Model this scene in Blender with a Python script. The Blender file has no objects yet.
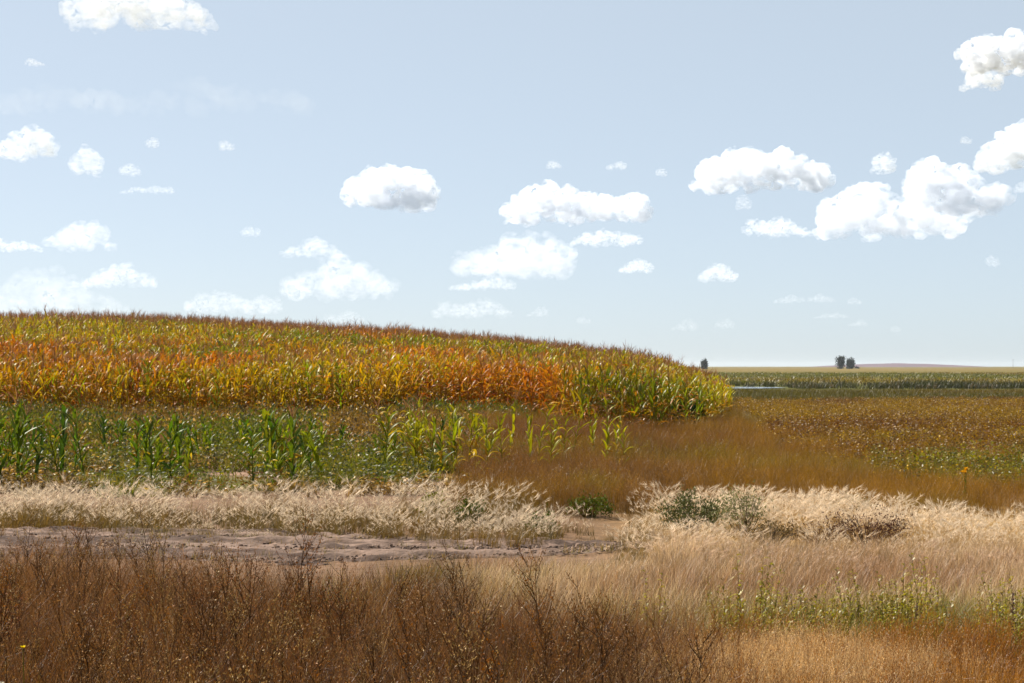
import bpy, math, random
import numpy as np
from mathutils import Vector

# ------------------------------------------------------------------ camera, sky, sun, exposure
SC = bpy.context.scene
COL = SC.collection
F = 1991.0            # focal length in pixels of the 1024 px wide picture (70 mm lens)
H = 2.2               # eye height
FH = F * H
HOR = 366.0           # picture row of the eye level

cam_d = bpy.data.cameras.new('camera')
cam_d.lens = 70.0; cam_d.sensor_width = 36.0
cam_d.shift_y = 24.5 / 1024.0
cam_d.clip_start = 0.5; cam_d.clip_end = 200000.0
cam = bpy.data.objects.new('camera', cam_d); COL.objects.link(cam)
cam.location = (0, 0, H); cam.rotation_euler = (math.pi / 2, 0, 0)
SC.camera = cam

SUN_AZ, SUN_EL = math.radians(-48), math.radians(44)
world = bpy.data.worlds.new('World'); SC.world = world; world.use_nodes = True
wn = world.node_tree.nodes
sky = wn.new('ShaderNodeTexSky'); sky.sky_type = 'NISHITA'; sky.sun_disc = False
sky.sun_elevation = SUN_EL; sky.sun_rotation = SUN_AZ
sky.altitude = 300; sky.air_density = 0.5; sky.dust_density = 0.9; sky.ozone_density = 2.0
world.node_tree.links.new(sky.outputs[0], wn['Background'].inputs[0])
wn['Background'].inputs[1].default_value = 0.05
veil = wn.new('ShaderNodeBackground')                    # thin high veil that pales the whole sky
veil.inputs[0].default_value = (0.525, 0.592, 0.622, 1); veil.inputs[1].default_value = 0.56
wmix = wn.new('ShaderNodeMixShader'); wmix.inputs[0].default_value = 0.62
world.node_tree.links.new(wn['Background'].outputs[0], wmix.inputs[1]); world.node_tree.links.new(veil.outputs[0], wmix.inputs[2])
world.node_tree.links.new(wmix.outputs[0], wn['World Output'].inputs[0])

sun_d = bpy.data.lights.new('sun', 'SUN'); sun_d.energy = 5.0; sun_d.angle = math.radians(0.53)
sun_d.color = (1.0, 0.93, 0.82)
sun = bpy.data.objects.new('sun', sun_d); COL.objects.link(sun)
to_sun = Vector((math.sin(SUN_AZ) * math.cos(SUN_EL), math.cos(SUN_AZ) * math.cos(SUN_EL), math.sin(SUN_EL)))
sun.rotation_euler = to_sun.to_track_quat('Z', 'Y').to_euler()

SC.view_settings.view_transform = 'Standard'; SC.view_settings.look = 'None'
SC.view_settings.exposure = 1.35; SC.view_settings.gamma = 1.0
SC.render.engine = 'CYCLES'
SC.cycles.max_bounces = 12; SC.cycles.diffuse_bounces = 3; SC.cycles.glossy_bounces = 2
SC.cycles.transmission_bounces = 4; SC.cycles.transparent_max_bounces = 8
SC.cycles.volume_bounces = 10
SC.cycles.use_denoising = True; SC.cycles.denoiser = 'OPENIMAGEDENOISE'; SC.cycles.denoising_input_passes = 'RGB_ALBEDO_NORMAL'; SC.cycles.denoising_prefilter = 'ACCURATE'
SC.cycles.sample_clamp_indirect = 4.0

R = np.random.default_rng(7)
random.seed(7)

# ------------------------------------------------------------------ small helpers
def tag(o, label=None, cat=None, group=None, kind=None):
    if label: o['label'] = label
    if cat: o['category'] = cat
    if group: o['group'] = group
    if kind: o['kind'] = kind
    return o

def empty(name, loc, rz=0.0, s=1.0):
    o = bpy.data.objects.new(name, None); COL.objects.link(o)
    o.location = loc; o.rotation_euler = (0, 0, rz); o.scale = (s, s, s)
    o.empty_display_size = 0.1
    return o

def _hash(ix, iy, seed):
    n = (ix * 374761393 + iy * 668265263 + seed * 982451653) & 0xffffffff
    n = ((n ^ (n >> 13)) * 1274126177) & 0xffffffff
    n = n ^ (n >> 16)
    return (n & 0xffff) / 65535.0

def vnoise(x, y, seed=0):
    x = np.asarray(x, float); y = np.asarray(y, float)
    ix = np.floor(x).astype(np.int64); iy = np.floor(y).astype(np.int64)
    fx = x - ix; fy = y - iy
    fx = fx * fx * (3 - 2 * fx); fy = fy * fy * (3 - 2 * fy)
    a = _hash(ix, iy, seed); b = _hash(ix + 1, iy, seed); c = _hash(ix, iy + 1, seed); d = _hash(ix + 1, iy + 1, seed)
    return (a * (1 - fx) + b * fx) * (1 - fy) + (c * (1 - fx) + d * fx) * fy

def fbm(x, y, seed=0, o=3):
    s = 0; a = 1; t = 0
    for k in range(o):
        s = s + a * vnoise(x * 2 ** k, y * 2 ** k, seed + k * 17); t += a; a *= 0.5
    return s / t

def sstep(a, b, x):
    t = np.clip((np.asarray(x, float) - a) / (b - a), 0, 1)
    return t * t * (3 - 2 * t)

def mixc(a, b, t):
    t = np.asarray(t)[..., None]
    return np.asarray(a) * (1 - t) + np.asarray(b) * t

# ------------------------------------------------------------------ the lie of the land
_hx = np.array([-400, 0, 100, 200, 300, 400, 500, 550, 600, 650, 700, 760, 900], float)
_hy = np.array([318, 318, 317, 320, 326, 331, 339, 345, 351, 358, 366, 371, 371], float)
CREST = 125.0
def gz(X, Y):
    X = np.asarray(X, float); Y = np.asarray(Y, float)
    px = 512 + F * X / CREST
    zc = np.maximum((HOR - np.interp(px, _hx, _hy)) / F * CREST, 0)
    prof = sstep(50, CREST, Y) * (1 - sstep(CREST, 330, Y))
    und = (fbm(X * 0.12, Y * 0.12, 5, 2) - 0.5) * 0.14 * sstep(18, 30, Y) * (1 - sstep(150, 400, Y))
    return zc * prof + und

def px_of(X, Y):            # picture column and row of a point on level ground
    return 512 + F * X / Y, HOR + FH / Y

# ------------------------------------------------------------------ materials
def nt(name):
    m = bpy.data.materials.new(name); m.use_nodes = True
    n = m.node_tree.nodes; n.clear()
    return m, n, m.node_tree.links

def plant_mat(name, trans=0.4, gloss=0.06, rough=0.4):
    m, n, l = nt(name)
    out = n.new('ShaderNodeOutputMaterial'); at = n.new('ShaderNodeAttribute'); at.attribute_name = 'Col'
    d = n.new('ShaderNodeBsdfDiffuse'); t = n.new('ShaderNodeBsdfTranslucent'); g = n.new('ShaderNodeBsdfGlossy')
    g.inputs['Roughness'].default_value = rough; g.inputs['Color'].default_value = (1, 1, 1, 1)
    m1 = n.new('ShaderNodeMixShader'); m2 = n.new('ShaderNodeMixShader')
    m1.inputs[0].default_value = trans; m2.inputs[0].default_value = gloss
    l.new(at.outputs['Color'], d.inputs['Color']); l.new(at.outputs['Color'], t.inputs['Color'])
    l.new(d.outputs[0], m1.inputs[1]); l.new(t.outputs[0], m1.inputs[2])
    l.new(m1.outputs[0], m2.inputs[1]); l.new(g.outputs[0], m2.inputs[2]); l.new(m2.outputs[0], out.inputs[0])
    return m

M_CORN = plant_mat('corn_leaf', 0.40, 0.014, 0.42)
M_GRASS = plant_mat('dry_grass_blade', 0.45, 0.025, 0.5)
M_WEED = plant_mat('weed_stem', 0.2, 0.01, 0.5)
M_BARK = plant_mat('bark', 0.0, 0.01, 0.7)

def ground_mat():
    m, n, l = nt('ground_soil')
    out = n.new('ShaderNodeOutputMaterial'); p = n.new('ShaderNodeBsdfPrincipled')
    at = n.new('ShaderNodeAttribute'); at.attribute_name = 'Col'
    geo = n.new('ShaderNodeNewGeometry')
    nz = n.new('ShaderNodeTexNoise'); nz.inputs['Scale'].default_value = 3.0; nz.inputs['Detail'].default_value = 7; nz.inputs['Roughness'].default_value = 0.7
    l.new(geo.outputs['Position'], nz.inputs['Vector'])
    mr = n.new('ShaderNodeMapRange'); mr.inputs[1].default_value = 0.3; mr.inputs[2].default_value = 0.7; mr.inputs[3].default_value = 0.62; mr.inputs[4].default_value = 1.35
    l.new(nz.outputs['Fac'], mr.inputs[0])
    mx = n.new('ShaderNodeMix'); mx.data_type = 'RGBA'; mx.blend_type = 'MULTIPLY'; mx.inputs[0].default_value = 1
    l.new(at.outputs['Color'], mx.inputs[6]); l.new(mr.outputs[0], mx.inputs[7])
    l.new(mx.outputs[2], p.inputs['Base Color']); p.inputs['Roughness'].default_value = 0.95
    p.inputs['Specular IOR Level'].default_value = 0.1
    b = n.new('ShaderNodeBump'); b.inputs['Strength'].default_value = 0.7; b.inputs['Distance'].default_value = 0.06
    nz2 = n.new('ShaderNodeTexNoise'); nz2.inputs['Scale'].default_value = 9.0; nz2.inputs['Detail'].default_value = 5
    l.new(geo.outputs['Position'], nz2.inputs['Vector']); l.new(nz2.outputs['Fac'], b.inputs['Height']); l.new(b.outputs[0], p.inputs['Normal'])
    l.new(p.outputs[0], out.inputs[0])
    return m
M_GROUND = ground_mat()

def water_mat():
    m, n, l = nt('pond_water')
    out = n.new('ShaderNodeOutputMaterial'); p = n.new('ShaderNodeBsdfPrincipled')
    p.inputs['Base Color'].default_value = (0.03, 0.04, 0.045, 1); p.inputs['Roughness'].default_value = 0.12; p.inputs['IOR'].default_value = 1.33
    nz = n.new('ShaderNodeTexNoise'); nz.inputs['Scale'].default_value = 1.5
    geo = n.new('ShaderNodeNewGeometry'); l.new(geo.outputs['Position'], nz.inputs['Vector'])
    b = n.new('ShaderNodeBump'); b.inputs['Strength'].default_value = 0.06; l.new(nz.outputs['Fac'], b.inputs['Height']); l.new(b.outputs[0], p.inputs['Normal'])
    l.new(p.outputs[0], out.inputs[0]); return m

def cloud_mat(name, dens, size):
    """vapour thinning in wisps towards the rim; size = cloud height in metres"""
    m, n, l = nt(name)
    out = n.new('ShaderNodeOutputMaterial'); v = n.new('ShaderNodeVolumePrincipled')
    v.inputs['Color'].default_value = (.845, .868, .91, 1); v.inputs['Anisotropy'].default_value = 0.0
    geo = n.new('ShaderNodeNewGeometry'); nz = n.new('ShaderNodeTexNoise'); nz.inputs['Scale'].default_value = 3.8 / size; nz.inputs['Detail'].default_value = 4.0; nz.inputs['Roughness'].default_value = 0.58
    mr = n.new('ShaderNodeMapRange'); mr.inputs[1].default_value = .42; mr.inputs[2].default_value = .78; mr.inputs[3].default_value = 0.0; mr.inputs[4].default_value = dens * 1.7
    mp = n.new('ShaderNodeMapping'); mp.inputs['Scale'].default_value = (.8, .8, 1.5); l.new(geo.outputs['Position'], mp.inputs['Vector']); l.new(mp.outputs[0], nz.inputs['Vector']); l.new(nz.outputs['Fac'], mr.inputs[0]); l.new(mr.outputs[0], v.inputs['Density'])
    l.new(v.outputs[0], out.inputs['Volume']); return m

# ------------------------------------------------------------------ mesh soup
class Soup:
    def __init__(s, gain=.66, sat=1.32): s.sat = sat; s.v = []; s.q = []; s.t = []; s.c = []; s.n = 0; s.gain = gain
    def add(s, v, q, t, c):
        s.v.append(v.astype(np.float32)); s.c.append(c.astype(np.float32))
        if len(q): s.q.append(q + s.n)
        if len(t): s.t.append(t + s.n)
        s.n += len(v)
    def mesh(s, name, mat, smooth=False):
        me = bpy.data.meshes.new(name)
        v = np.concatenate(s.v); c = np.concatenate(s.c)
        q = np.concatenate(s.q) if s.q else np.zeros((0, 4), int)
        t = np.concatenate(s.t) if s.t else np.zeros((0, 3), int)
        me.vertices.add(len(v)); me.vertices.foreach_set('co', v.ravel())
        loops = np.concatenate([q.ravel(), t.ravel()]).astype(np.int32)
        tot = np.concatenate([np.full(len(q), 4), np.full(len(t), 3)]).astype(np.int32)
        start = np.concatenate([[0], np.cumsum(tot)[:-1]]).astype(np.int32)
        me.loops.add(len(loops)); me.loops.foreach_set('vertex_index', loops)
        me.polygons.add(len(tot)); me.polygons.foreach_set('loop_start', start); me.polygons.foreach_set('loop_total', tot)
        me.polygons.foreach_set('use_smooth', np.full(len(tot), smooth))
        a = me.attributes.new('Col', 'FLOAT_COLOR', 'POINT')
        lum = (c @ np.array([.3, .55, .15]))[:, None]
        rgba = np.ones((len(c), 4), np.float32); rgba[:, :3] = np.clip((lum + (c - lum) * s.sat) * s.gain, 0.003, 0.92)
        a.data.foreach_set('color', rgba.ravel())
        me.materials.append(mat); me.update(calc_edges=True)
        return me
    def build(s, name, mat, parent=None, smooth=False):
        o = bpy.data.objects.new(name, s.mesh(name, mat, smooth)); COL.objects.link(o)
        if parent: o.parent = parent
        return o

class Tmpl:
    """a plant drawn once: vertices, faces, and for each vertex the palette weights and a tint"""
    def __init__(s, K): s.K = K; s.v = []; s.q = []; s.t = []; s.w = []; s.m = []
    def _w(s, k, k2=None, f=0.0):
        w = np.zeros(s.K); w[k] = 1 - f
        if k2 is not None: w[k2] += f
        return w
    def ribbon(s, pts, wid, side, w, mult=1.0):
        b = len(s.v); k = len(pts)
        for i in range(k):
            sd = side[i] if np.ndim(side) == 2 else side
            s.v.append(pts[i] - sd * wid[i] * .5); s.v.append(pts[i] + sd * wid[i] * .5)
            ww = w[i] if isinstance(w, list) else w
            s.w += [ww, ww]; s.m += [mult, mult]
        for i in range(k - 1): s.q.append((b + 2 * i, b + 2 * i + 1, b + 2 * i + 3, b + 2 * i + 2))
    def fold(s, pts, wid, side, up, w, mult=1.0):
        b = len(s.v); k = len(pts)
        for i in range(k):
            s.v.append(pts[i] - side[i] * wid[i] * .5 + up[i] * wid[i] * .22); s.v.append(pts[i]); s.v.append(pts[i] + side[i] * wid[i] * .5 + up[i] * wid[i] * .22)
            s.w += [w[i]] * 3; s.m += [mult, mult * 1.12, mult]
        for i in range(k - 1):
            for j in (0, 1): s.q.append((b + 3 * i + j, b + 3 * i + j + 1, b + 3 * i + 4 + j, b + 3 * i + 3 + j))
    def tube(s, pts, rad, w, n=3, mult=1.0):
        b = len(s.v)
        for i, p in enumerate(pts):
            d = pts[min(i + 1, len(pts) - 1)] - pts[max(i - 1, 0)]; d = d / (np.linalg.norm(d) + 1e-9)
            a = np.cross(d, (0.31, 0.87, 0.2)); a /= np.linalg.norm(a) + 1e-9; c = np.cross(d, a)
            for j in range(n):
                th = 2 * math.pi * j / n
                s.v.append(p + rad[i] * (a * math.cos(th) + c * math.sin(th))); s.w.append(w); s.m.append(mult)
        for i in range(len(pts) - 1):
            for j in range(n):
                s.q.append((b + i * n + j, b + i * n + (j + 1) % n, b + (i + 1) * n + (j + 1) % n, b + (i + 1) * n + j))
    def tri(s, a, b, c, w, mult=1.0):
        n = len(s.v); s.v += [a, b, c]; s.w += [w] * 3; s.m += [mult] * 3; s.t.append((n, n + 1, n + 2))
    def diamond(s, p, d, side, L, W, w, mult=1.0):
        n = len(s.v); s.v += [p, p + d * L * .45 - side * W * .5, p + d * L, p + d * L * .45 + side * W * .5]
        s.w += [w] * 4; s.m += [mult] * 4; s.q.append((n, n + 1, n + 2, n + 3))
    def done(s):
        s.V = np.array(s.v); s.Q = np.array(s.q, int).reshape(-1, 4); s.T = np.array(s.t, int).reshape(-1, 3)
        s.W = np.array(s.w); s.M = np.array(s.m); return s

def scatter(soup, tmpls, P, rot, sc, pal, lean=None, pick=None):
    """P (N,3); rot (N,); sc (N,2) width/height; pal (N,K,3); lean (N,2) shear"""
    N = len(P)
    if N == 0: return
    if pick is None: pick = R.integers(0, len(tmpls), N)
    for k, t in enumerate(tmpls):
        I = np.nonzero(pick == k)[0]
        if not len(I): continue
        c, s_ = np.cos(rot[I])[:, None], np.sin(rot[I])[:, None]
        x = t.V[None, :, 0] * sc[I, 0:1]; y = t.V[None, :, 1] * sc[I, 0:1]; z = t.V[None, :, 2] * sc[I, 1:2]
        X = c * x - s_ * y; Y = s_ * x + c * y
        if lean is not None:
            X = X + lean[I, 0:1] * z * np.abs(z) / np.maximum(sc[I, 1:2], .3); Y = Y + lean[I, 1:2] * z
        v = np.stack([X + P[I, 0:1], Y + P[I, 1:2], z + P[I, 2:3]], -1)
        col = np.einsum('vk,nkc->nvc', t.W, pal[I]) * t.M[None, :, None]
        nv = len(t.V); off = (np.arange(len(I)) * nv)[:, None, None]
        q = (t.Q[None] + off).reshape(-1, 4) if len(t.Q) else t.Q
        tr = (t.T[None] + off).reshape(-1, 3) if len(t.T) else t.T
        soup.add(v.reshape(-1, 3), q, tr, col.reshape(-1, 3))

def scat(soup, tmpls, X, Y, s_w, s_h, pal, lean=None, sink=0.0):
    N = len(X)
    P = np.stack([X, Y, gz(X, Y) - sink], -1)
    sc = np.stack([np.broadcast_to(s_w, N), np.broadcast_to(s_h, N)], -1)
    scatter(soup, tmpls, P, R.uniform(0, 6.283, N), sc, pal, lean)

def field(x0, x1, y0, y1, dens):
    """points spread over the patch of ground between two distances, a little wider than the view"""
    N = int(dens * (y1 - y0) * (x1 - x0)); return R.uniform(x0, x1, N), R.uniform(y0, y1, N)

def wedge(y0, y1, dens, a0=-0.30, a1=0.30, fall=0.0):
    """points in the widening wedge of ground a0*Y..a1*Y; density thins with distance by Y**-fall"""
    area = (a1 - a0) * 0.5 * (y1 ** 2 - y0 ** 2)
    N = int(dens * area)
    Y = np.sqrt(R.uniform(y0 ** 2, y1 ** 2, N)); X = R.uniform(a0, a1, N) * Y
    if fall:
        k = R.random(N) < (y0 / Y) ** fall; X, Y = X[k], Y[k]
    return X, Y

def jit(N, lo=0.75, hi=1.3): return R.uniform(lo, hi, (N, 1))
def palette(*cols): return np.stack(cols, 1)

# ------------------------------------------------------------------ plant templates
rg = np.random.default_rng(3)
def unit(v): v = np.asarray(v, float); return v / (np.linalg.norm(v) + 1e-9)
def hdir(a): return np.array([math.cos(a), math.sin(a), 0.0])
UP = np.array([0, 0, 1.0])

def blade(T, base, az, L, up, bend, w0, wa, wb, mult, n=3):
    d = hdir(az); pts = []; p = base.copy(); th = up
    for i in range(n + 1):
        pts.append(p.copy()); p = p + (d * math.cos(th) + UP * math.sin(th)) * L / n; th -= bend / n
    sd = hdir(az + math.pi / 2 + rg.uniform(-.6, .6))
    wid = [w0 * (1 - (i / n) ** 1.6) + w0 * .08 for i in range(n + 1)]
    T.ribbon(pts, wid, sd, [wa * (1 - i / n) + wb * (i / n) for i in range(n + 1)], mult)
    return pts[-1], unit(pts[-1] - pts[-2])

def tuft(nb, rad, L, w0, up=(1.1, 1.5), bend=(0.1, 0.7), n=2):
    T = Tmpl(2)
    for _ in range(nb):
        r = rad * math.sqrt(rg.random()); a = rg.uniform(0, 6.283)
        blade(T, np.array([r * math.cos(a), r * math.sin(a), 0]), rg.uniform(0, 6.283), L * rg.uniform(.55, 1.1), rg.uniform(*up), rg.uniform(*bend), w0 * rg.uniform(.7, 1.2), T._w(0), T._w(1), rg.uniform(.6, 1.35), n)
    return T.done()

def airy(nb, rad, L, w0, sl=.025):
    """fine panicle grass: thin stems each opening in a few hair-thin seed branches"""
    T = Tmpl(2)
    for _ in range(nb):
        r = rad * math.sqrt(rg.random()); a = rg.uniform(0, 6.283); m = rg.uniform(.7, 1.3)
        tip, d = blade(T, np.array([r * math.cos(a), r * math.sin(a), 0]), rg.uniform(0, 6.283), L * rg.uniform(.5, .95), rg.uniform(1.15, 1.55), rg.uniform(0, .35), w0, T._w(0), T._w(0, 1, .6), m, 2)
        for j in range(4):
            b = tip - d * L * rg.uniform(0, .3); dd = unit(d + rg.normal(0, .38, 3)); l = L * rg.uniform(.1, .26)
            sd = unit(np.cross(dd, rg.normal(0, 1, 3)))
            T.tri(b - sd * w0 * .25, b + sd * w0 * .25, b + dd * l, T._w(1), m * rg.uniform(.8, 1.25))
            T.diamond(b + dd * l * .8, dd, sd, sl, sl * .45, T._w(1), m * rg.uniform(.8, 1.4))
    return T.done()

def foxtail(ns, nbl, rad, L):
    """barley grass: nodding bristly heads on thin stems above leafy bases; palette 0 base, 1 stem, 2 head"""
    T = Tmpl(3)
    for _ in range(nbl):
        r = rad * math.sqrt(rg.random()); a = rg.uniform(0, 6.283)
        blade(T, np.array([r * math.cos(a), r * math.sin(a), 0]), rg.uniform(0, 6.283), L * rg.uniform(.4, .8), rg.uniform(1.0, 1.5), rg.uniform(.2, 1.0), .007, T._w(0), T._w(0, 1, .5), rg.uniform(.6, 1.3), 2)
    for _ in range(ns):
        r = rad * math.sqrt(rg.random()); a = rg.uniform(0, 6.283); az = rg.normal(0, 1.1)
        m = rg.uniform(.75, 1.2)
        tip, d = blade(T, np.array([r * math.cos(a), r * math.sin(a), 0]), az, L * rg.uniform(.7, 1.1), rg.uniform(1.25, 1.55), rg.uniform(.3, .9), .004, T._w(0, 1, .5), T._w(1), m, 3)
        hl = rg.uniform(.07, .11); dd = unit(d + np.array([.35, 0, -.25]))
        for j in range(10):
            f = rg.uniform(0, 1); b = tip + dd * hl * f * .7; e = unit(dd + rg.normal(0, .33, 3)); sd = unit(np.cross(e, rg.normal(0, 1, 3)))
            T.tri(b - sd * .0019, b + sd * .0019, b + e * rg.uniform(.05, .095), T._w(2), m * rg.uniform(.8, 1.15))
        sd = unit(np.cross(dd, rg.normal(0, 1, 3)))
        T.diamond(tip, dd, sd, hl, .006, T._w(2, 1, .4), m)
        T.diamond(tip, dd, np.cross(dd, sd), hl, .006, T._w(2, 1, .4), m)
    return T.done()

def weed(h=1.0, nbr=16, nseed=9, spread=.75, leafL=.014):
    """dry branching weed: returns stem template and seed-head template; palette 0 stem, 1 seed, 2 pale"""
    S, G = Tmpl(3), Tmpl(3)
    az = rg.uniform(0, 6.283); ln = rg.uniform(0, .18)
    def axis(f): return np.array([math.cos(az) * ln * f * f * h, math.sin(az) * ln * f * f * h, f * h])
    S.tube([axis(f) for f in (0, .35, .7, 1)], [.0045, .004, .003, .001], S._w(0), 3)
    for k in range(nbr):
        f = rg.uniform(.18, .97); a = k * 2.4 + rg.uniform(-.5, .5); L = h * (.14 + .38 * (1 - f)) * rg.uniform(.7, 1.2)
        el = rg.uniform(.7, 1.2) * (1.25 - spread * .4); b = axis(f); d0 = hdir(a) * math.cos(el) + UP * math.sin(el)
        pts = [b, b + d0 * L * .5, b + d0 * L * .5 + unit(d0 + UP * .35) * L * .5]
        S.tube(pts, [.002, .0016, .0008], S._w(0), 3, rg.uniform(.8, 1.2))
        for j in range(nseed):
            t = rg.uniform(.2, 1); p = pts[0] * (1 - t) + pts[2] * t + rg.normal(0, .008, 3); dd = unit(d0 + rg.normal(0, .7, 3)); sd = unit(np.cross(dd, rg.normal(0, 1, 3)))
            G.diamond(p, dd, sd, leafL * rg.uniform(.6, 1.5), leafL * .45, G._w(1, 2, float(rg.random() < .07)), rg.uniform(.5, 1.5))
    for j in range(14):
        p = axis(rg.uniform(.8, 1.0)) + rg.normal(0, .01, 3); dd = unit(UP + rg.normal(0, .5, 3)); sd = unit(np.cross(dd, rg.normal(0, 1, 3)))
        G.diamond(p, dd, sd, leafL * 1.1, leafL * .5, G._w(1), rg.uniform(.6, 1.4))
    return S.done(), G.done()

def leafy(h=.7, nl=34, L=.095, W=.018):
    """green upright weed with narrow leaves; palette 0 stem, 1 leaf, 2 tip leaf"""
    S, G = Tmpl(3), Tmpl(3)
    for q in range(int(rg.integers(2, 5))):
        o = rg.normal(0, .05, 3) * (1, 1, 0); az = rg.uniform(0, 6.283); ln = rg.uniform(.02, .25); hh = h * rg.uniform(.6, 1.05)
        def axis(f): return o + np.array([math.cos(az) * ln * f * hh, math.sin(az) * ln * f * hh, f * hh])
        S.tube([axis(f) for f in (0, .5, 1)], [.0035, .0028, .001], S._w(0), 3)
        for k in range(nl):
            f = .12 + .88 * (k / nl); a = k * 2.4 + rg.uniform(-.4, .4); el = rg.uniform(.2, 1.0); d = hdir(a) * math.cos(el) + UP * math.sin(el)
            l = L * (1.1 - .6 * f) * rg.uniform(.7, 1.2); sd = hdir(a + math.pi / 2)
            G.ribbon([axis(f), axis(f) + d * l * .5, axis(f) + unit(d - UP * .5) * l], [W * .3, W, W * .15], sd, G._w(1, 2, float(f > .7) * rg.random()), rg.uniform(.7, 1.3))
    return S.done(), G.done()

def join(*ts):
    T = Tmpl(ts[0].K); V, Q, TT, W, M = [], [], [], [], []; n = 0
    for t in ts:
        V.append(t.V); Q.append(t.Q + n); TT.append(t.T + n); W.append(t.W); M.append(t.M); n += len(t.V)
    T.V = np.concatenate(V); T.Q = np.concatenate(Q); T.T = np.concatenate(TT); T.W = np.concatenate(W); T.M = np.concatenate(M)
    return T

def corn(h=2.0, nl=12, fine=False, tassel=True, dry=0.3, ears=1, lw=.068, LL=.74, droop=1.0):
    """palette 0 stalk, 1 leaf, 2 dry leaf, 3 tassel, 4 husk -> dict of part templates"""
    K = 5; S, L, A, E = Tmpl(K), Tmpl(K), Tmpl(K), []
    az = rg.uniform(0, 6.283); lx, ly = rg.normal(0, .03, 2)
    def axis(f): return np.array([lx * f * f * h, ly * f * f * h, f * h])
    S.tube([axis(f) for f in (0, .4, .8, 1.0)], [.015, .013, .009, .004], S._w(0, 2, dry * .5), 6 if fine else 3)
    ns = 6 if fine else 4
    for k in range(nl):
        f = .12 + .80 * (k / (nl - 1)); a = az + math.pi * (k % 2) + rg.normal(0, .45)
        ll = LL * h / 2.0 * (1.0 - .55 * abs(f - .55) / .45 * (1.2 if f > .55 else .5)) * rg.uniform(.8, 1.15)
        isdry = rg.random() < dry * (1.6 if f < .45 else .8)
        th = rg.uniform(.95, 1.35) if not isdry else rg.uniform(.2, .9); bend = rg.uniform(.5, 1.9) * droop if not isdry else rg.uniform(1.6, 2.9)
        p = axis(f); pts, sides, ups, ws = [], [], [], []; tw = rg.normal(0, .5 if not isdry else 1.0); aa = a
        for i in range(ns + 1):
            t = i / ns; d = hdir(aa) * math.cos(th) + UP * math.sin(th); pts.append(p.copy())
            sd0 = hdir(aa + math.pi / 2); nrm = unit(np.cross(sd0, d)); sides.append(sd0 * math.cos(tw * t) + nrm * math.sin(tw * t)); ups.append(-nrm if nrm[2] < 0 else nrm)
            ws.append(L._w(1, 2, min(1.0, (1.0 if isdry else 0.0) + max(0, t - .6) * dry * 1.5)))
            p = p + d * ll / ns; th -= bend / ns * (.5 + t); aa += rg.normal(0, .12)
        wid = [lw * h / 2.0 * (.55, .95, 1.0, .9, .7, .4, .04)[int(round(i * 6 / ns))] for i in range(ns + 1)]
        m = rg.uniform(.7, 1.25)
        if fine: L.fold(pts, wid, sides, ups, ws, m)
        else: L.ribbon(pts, wid, np.array(sides), ws, m)
    if tassel:
        b = axis(.97)
        A.tube([b, b + UP * .22, b + UP * .44], [.005, .008, .003], A._w(3), 3)
        for k in range(9 if fine else 6):
            d = unit(hdir(k * 2.4) * rg.uniform(.25, .65) + UP); l = rg.uniform(.20, .36); s0 = b + UP * rg.uniform(.02, .16); sd = unit(np.cross(d, rg.normal(0, 1, 3)))
            A.ribbon([s0, s0 + d * l * .55, s0 + d * l * .8 + unit(d + hdir(k * 2.4) * .6) * l * .3], [.007, .013, .004], sd, A._w(3), rg.uniform(.75, 1.3))
    for k in range(ears):
        a = az + math.pi * k + rg.uniform(-.3, .3); b = axis(.44 + .08 * k); d = unit(hdir(a) * rg.uniform(.4, .9) + UP * rg.uniform(-.3, 1)); 
        e = Tmpl(K); e.tube([b, b + d * .04, b + d * .12, b + d * .20, b + d * .25], [.008, .024, .028, .018, .004], e._w(4), 6 if fine else 4); E.append(e.done())
    out = [('stalk', S.done()), ('leaves', L.done())]
    if tassel: out.append(('tassel', A.done()))
    return out + [('ear', e) for e in E]

def lowcrop(h=.65, nl=26, W=.055, L=.10):
    """low ripening crop plant with small tilted leaves; palette 0 stem, 1 leaf, 2 bright leaf"""
    T = Tmpl(3)
    for q in range(4):
        a = rg.uniform(0, 6.283); T.ribbon([np.zeros(3), hdir(a) * .08 + UP * h * .5, hdir(a) * .15 + UP * h], [.01, .01, .004], hdir(a + 1.57), T._w(0))
    for k in range(nl):
        a = rg.uniform(0, 6.283); r = .24 * math.sqrt(rg.random()); z = h * rg.uniform(.3, 1.05)
        d = unit(hdir(rg.uniform(0, 6.283)) + UP * rg.uniform(-.5, .9)); sd = unit(np.cross(d, rg.normal(0, 1, 3)))
        T.diamond(np.array([r * math.cos(a), r * math.sin(a), z]), d, sd, L * rg.uniform(.7, 1.3), W * rg.uniform(.7, 1.3), T._w(1, 2, float(rg.random() < .13)), rg.uniform(.55, 1.35))
    return T.done()

# ------------------------------------------------------------------ ground
TRK_TOP_X = np.array([-900, -300, 0, 150, 300, 450, 560, 650])
TRK_TOP_Y = np.array([530, 530, 530, 531, 532, 537, 540, 543], float)
TRK_BOT_Y = np.array([562, 560, 558, 560, 567, 561, 555, 549], float)
CORN_X = np.array([-600, 0, 380, 430, 540, 580, 640, 700, 725, 740])
CORN_Y = np.array([434, 434, 433, 426, 428, 439, 442, 439, 428, 418], float)
def corn_front(px): return FH / (np.interp(px, CORN_X, CORN_Y) - HOR)
def corn_right(Y): return 6.9 + (Y - 60) * 0.085
FOX_X = np.array([-600, 0, 430, 500, 560, 625, 650, 700, 740, 850, 1024, 1500])
FOX_TOP = np.array([517, 517, 517, 522, 530, 534, 512, 507, 507, 518, 540, 590], float)

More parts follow.
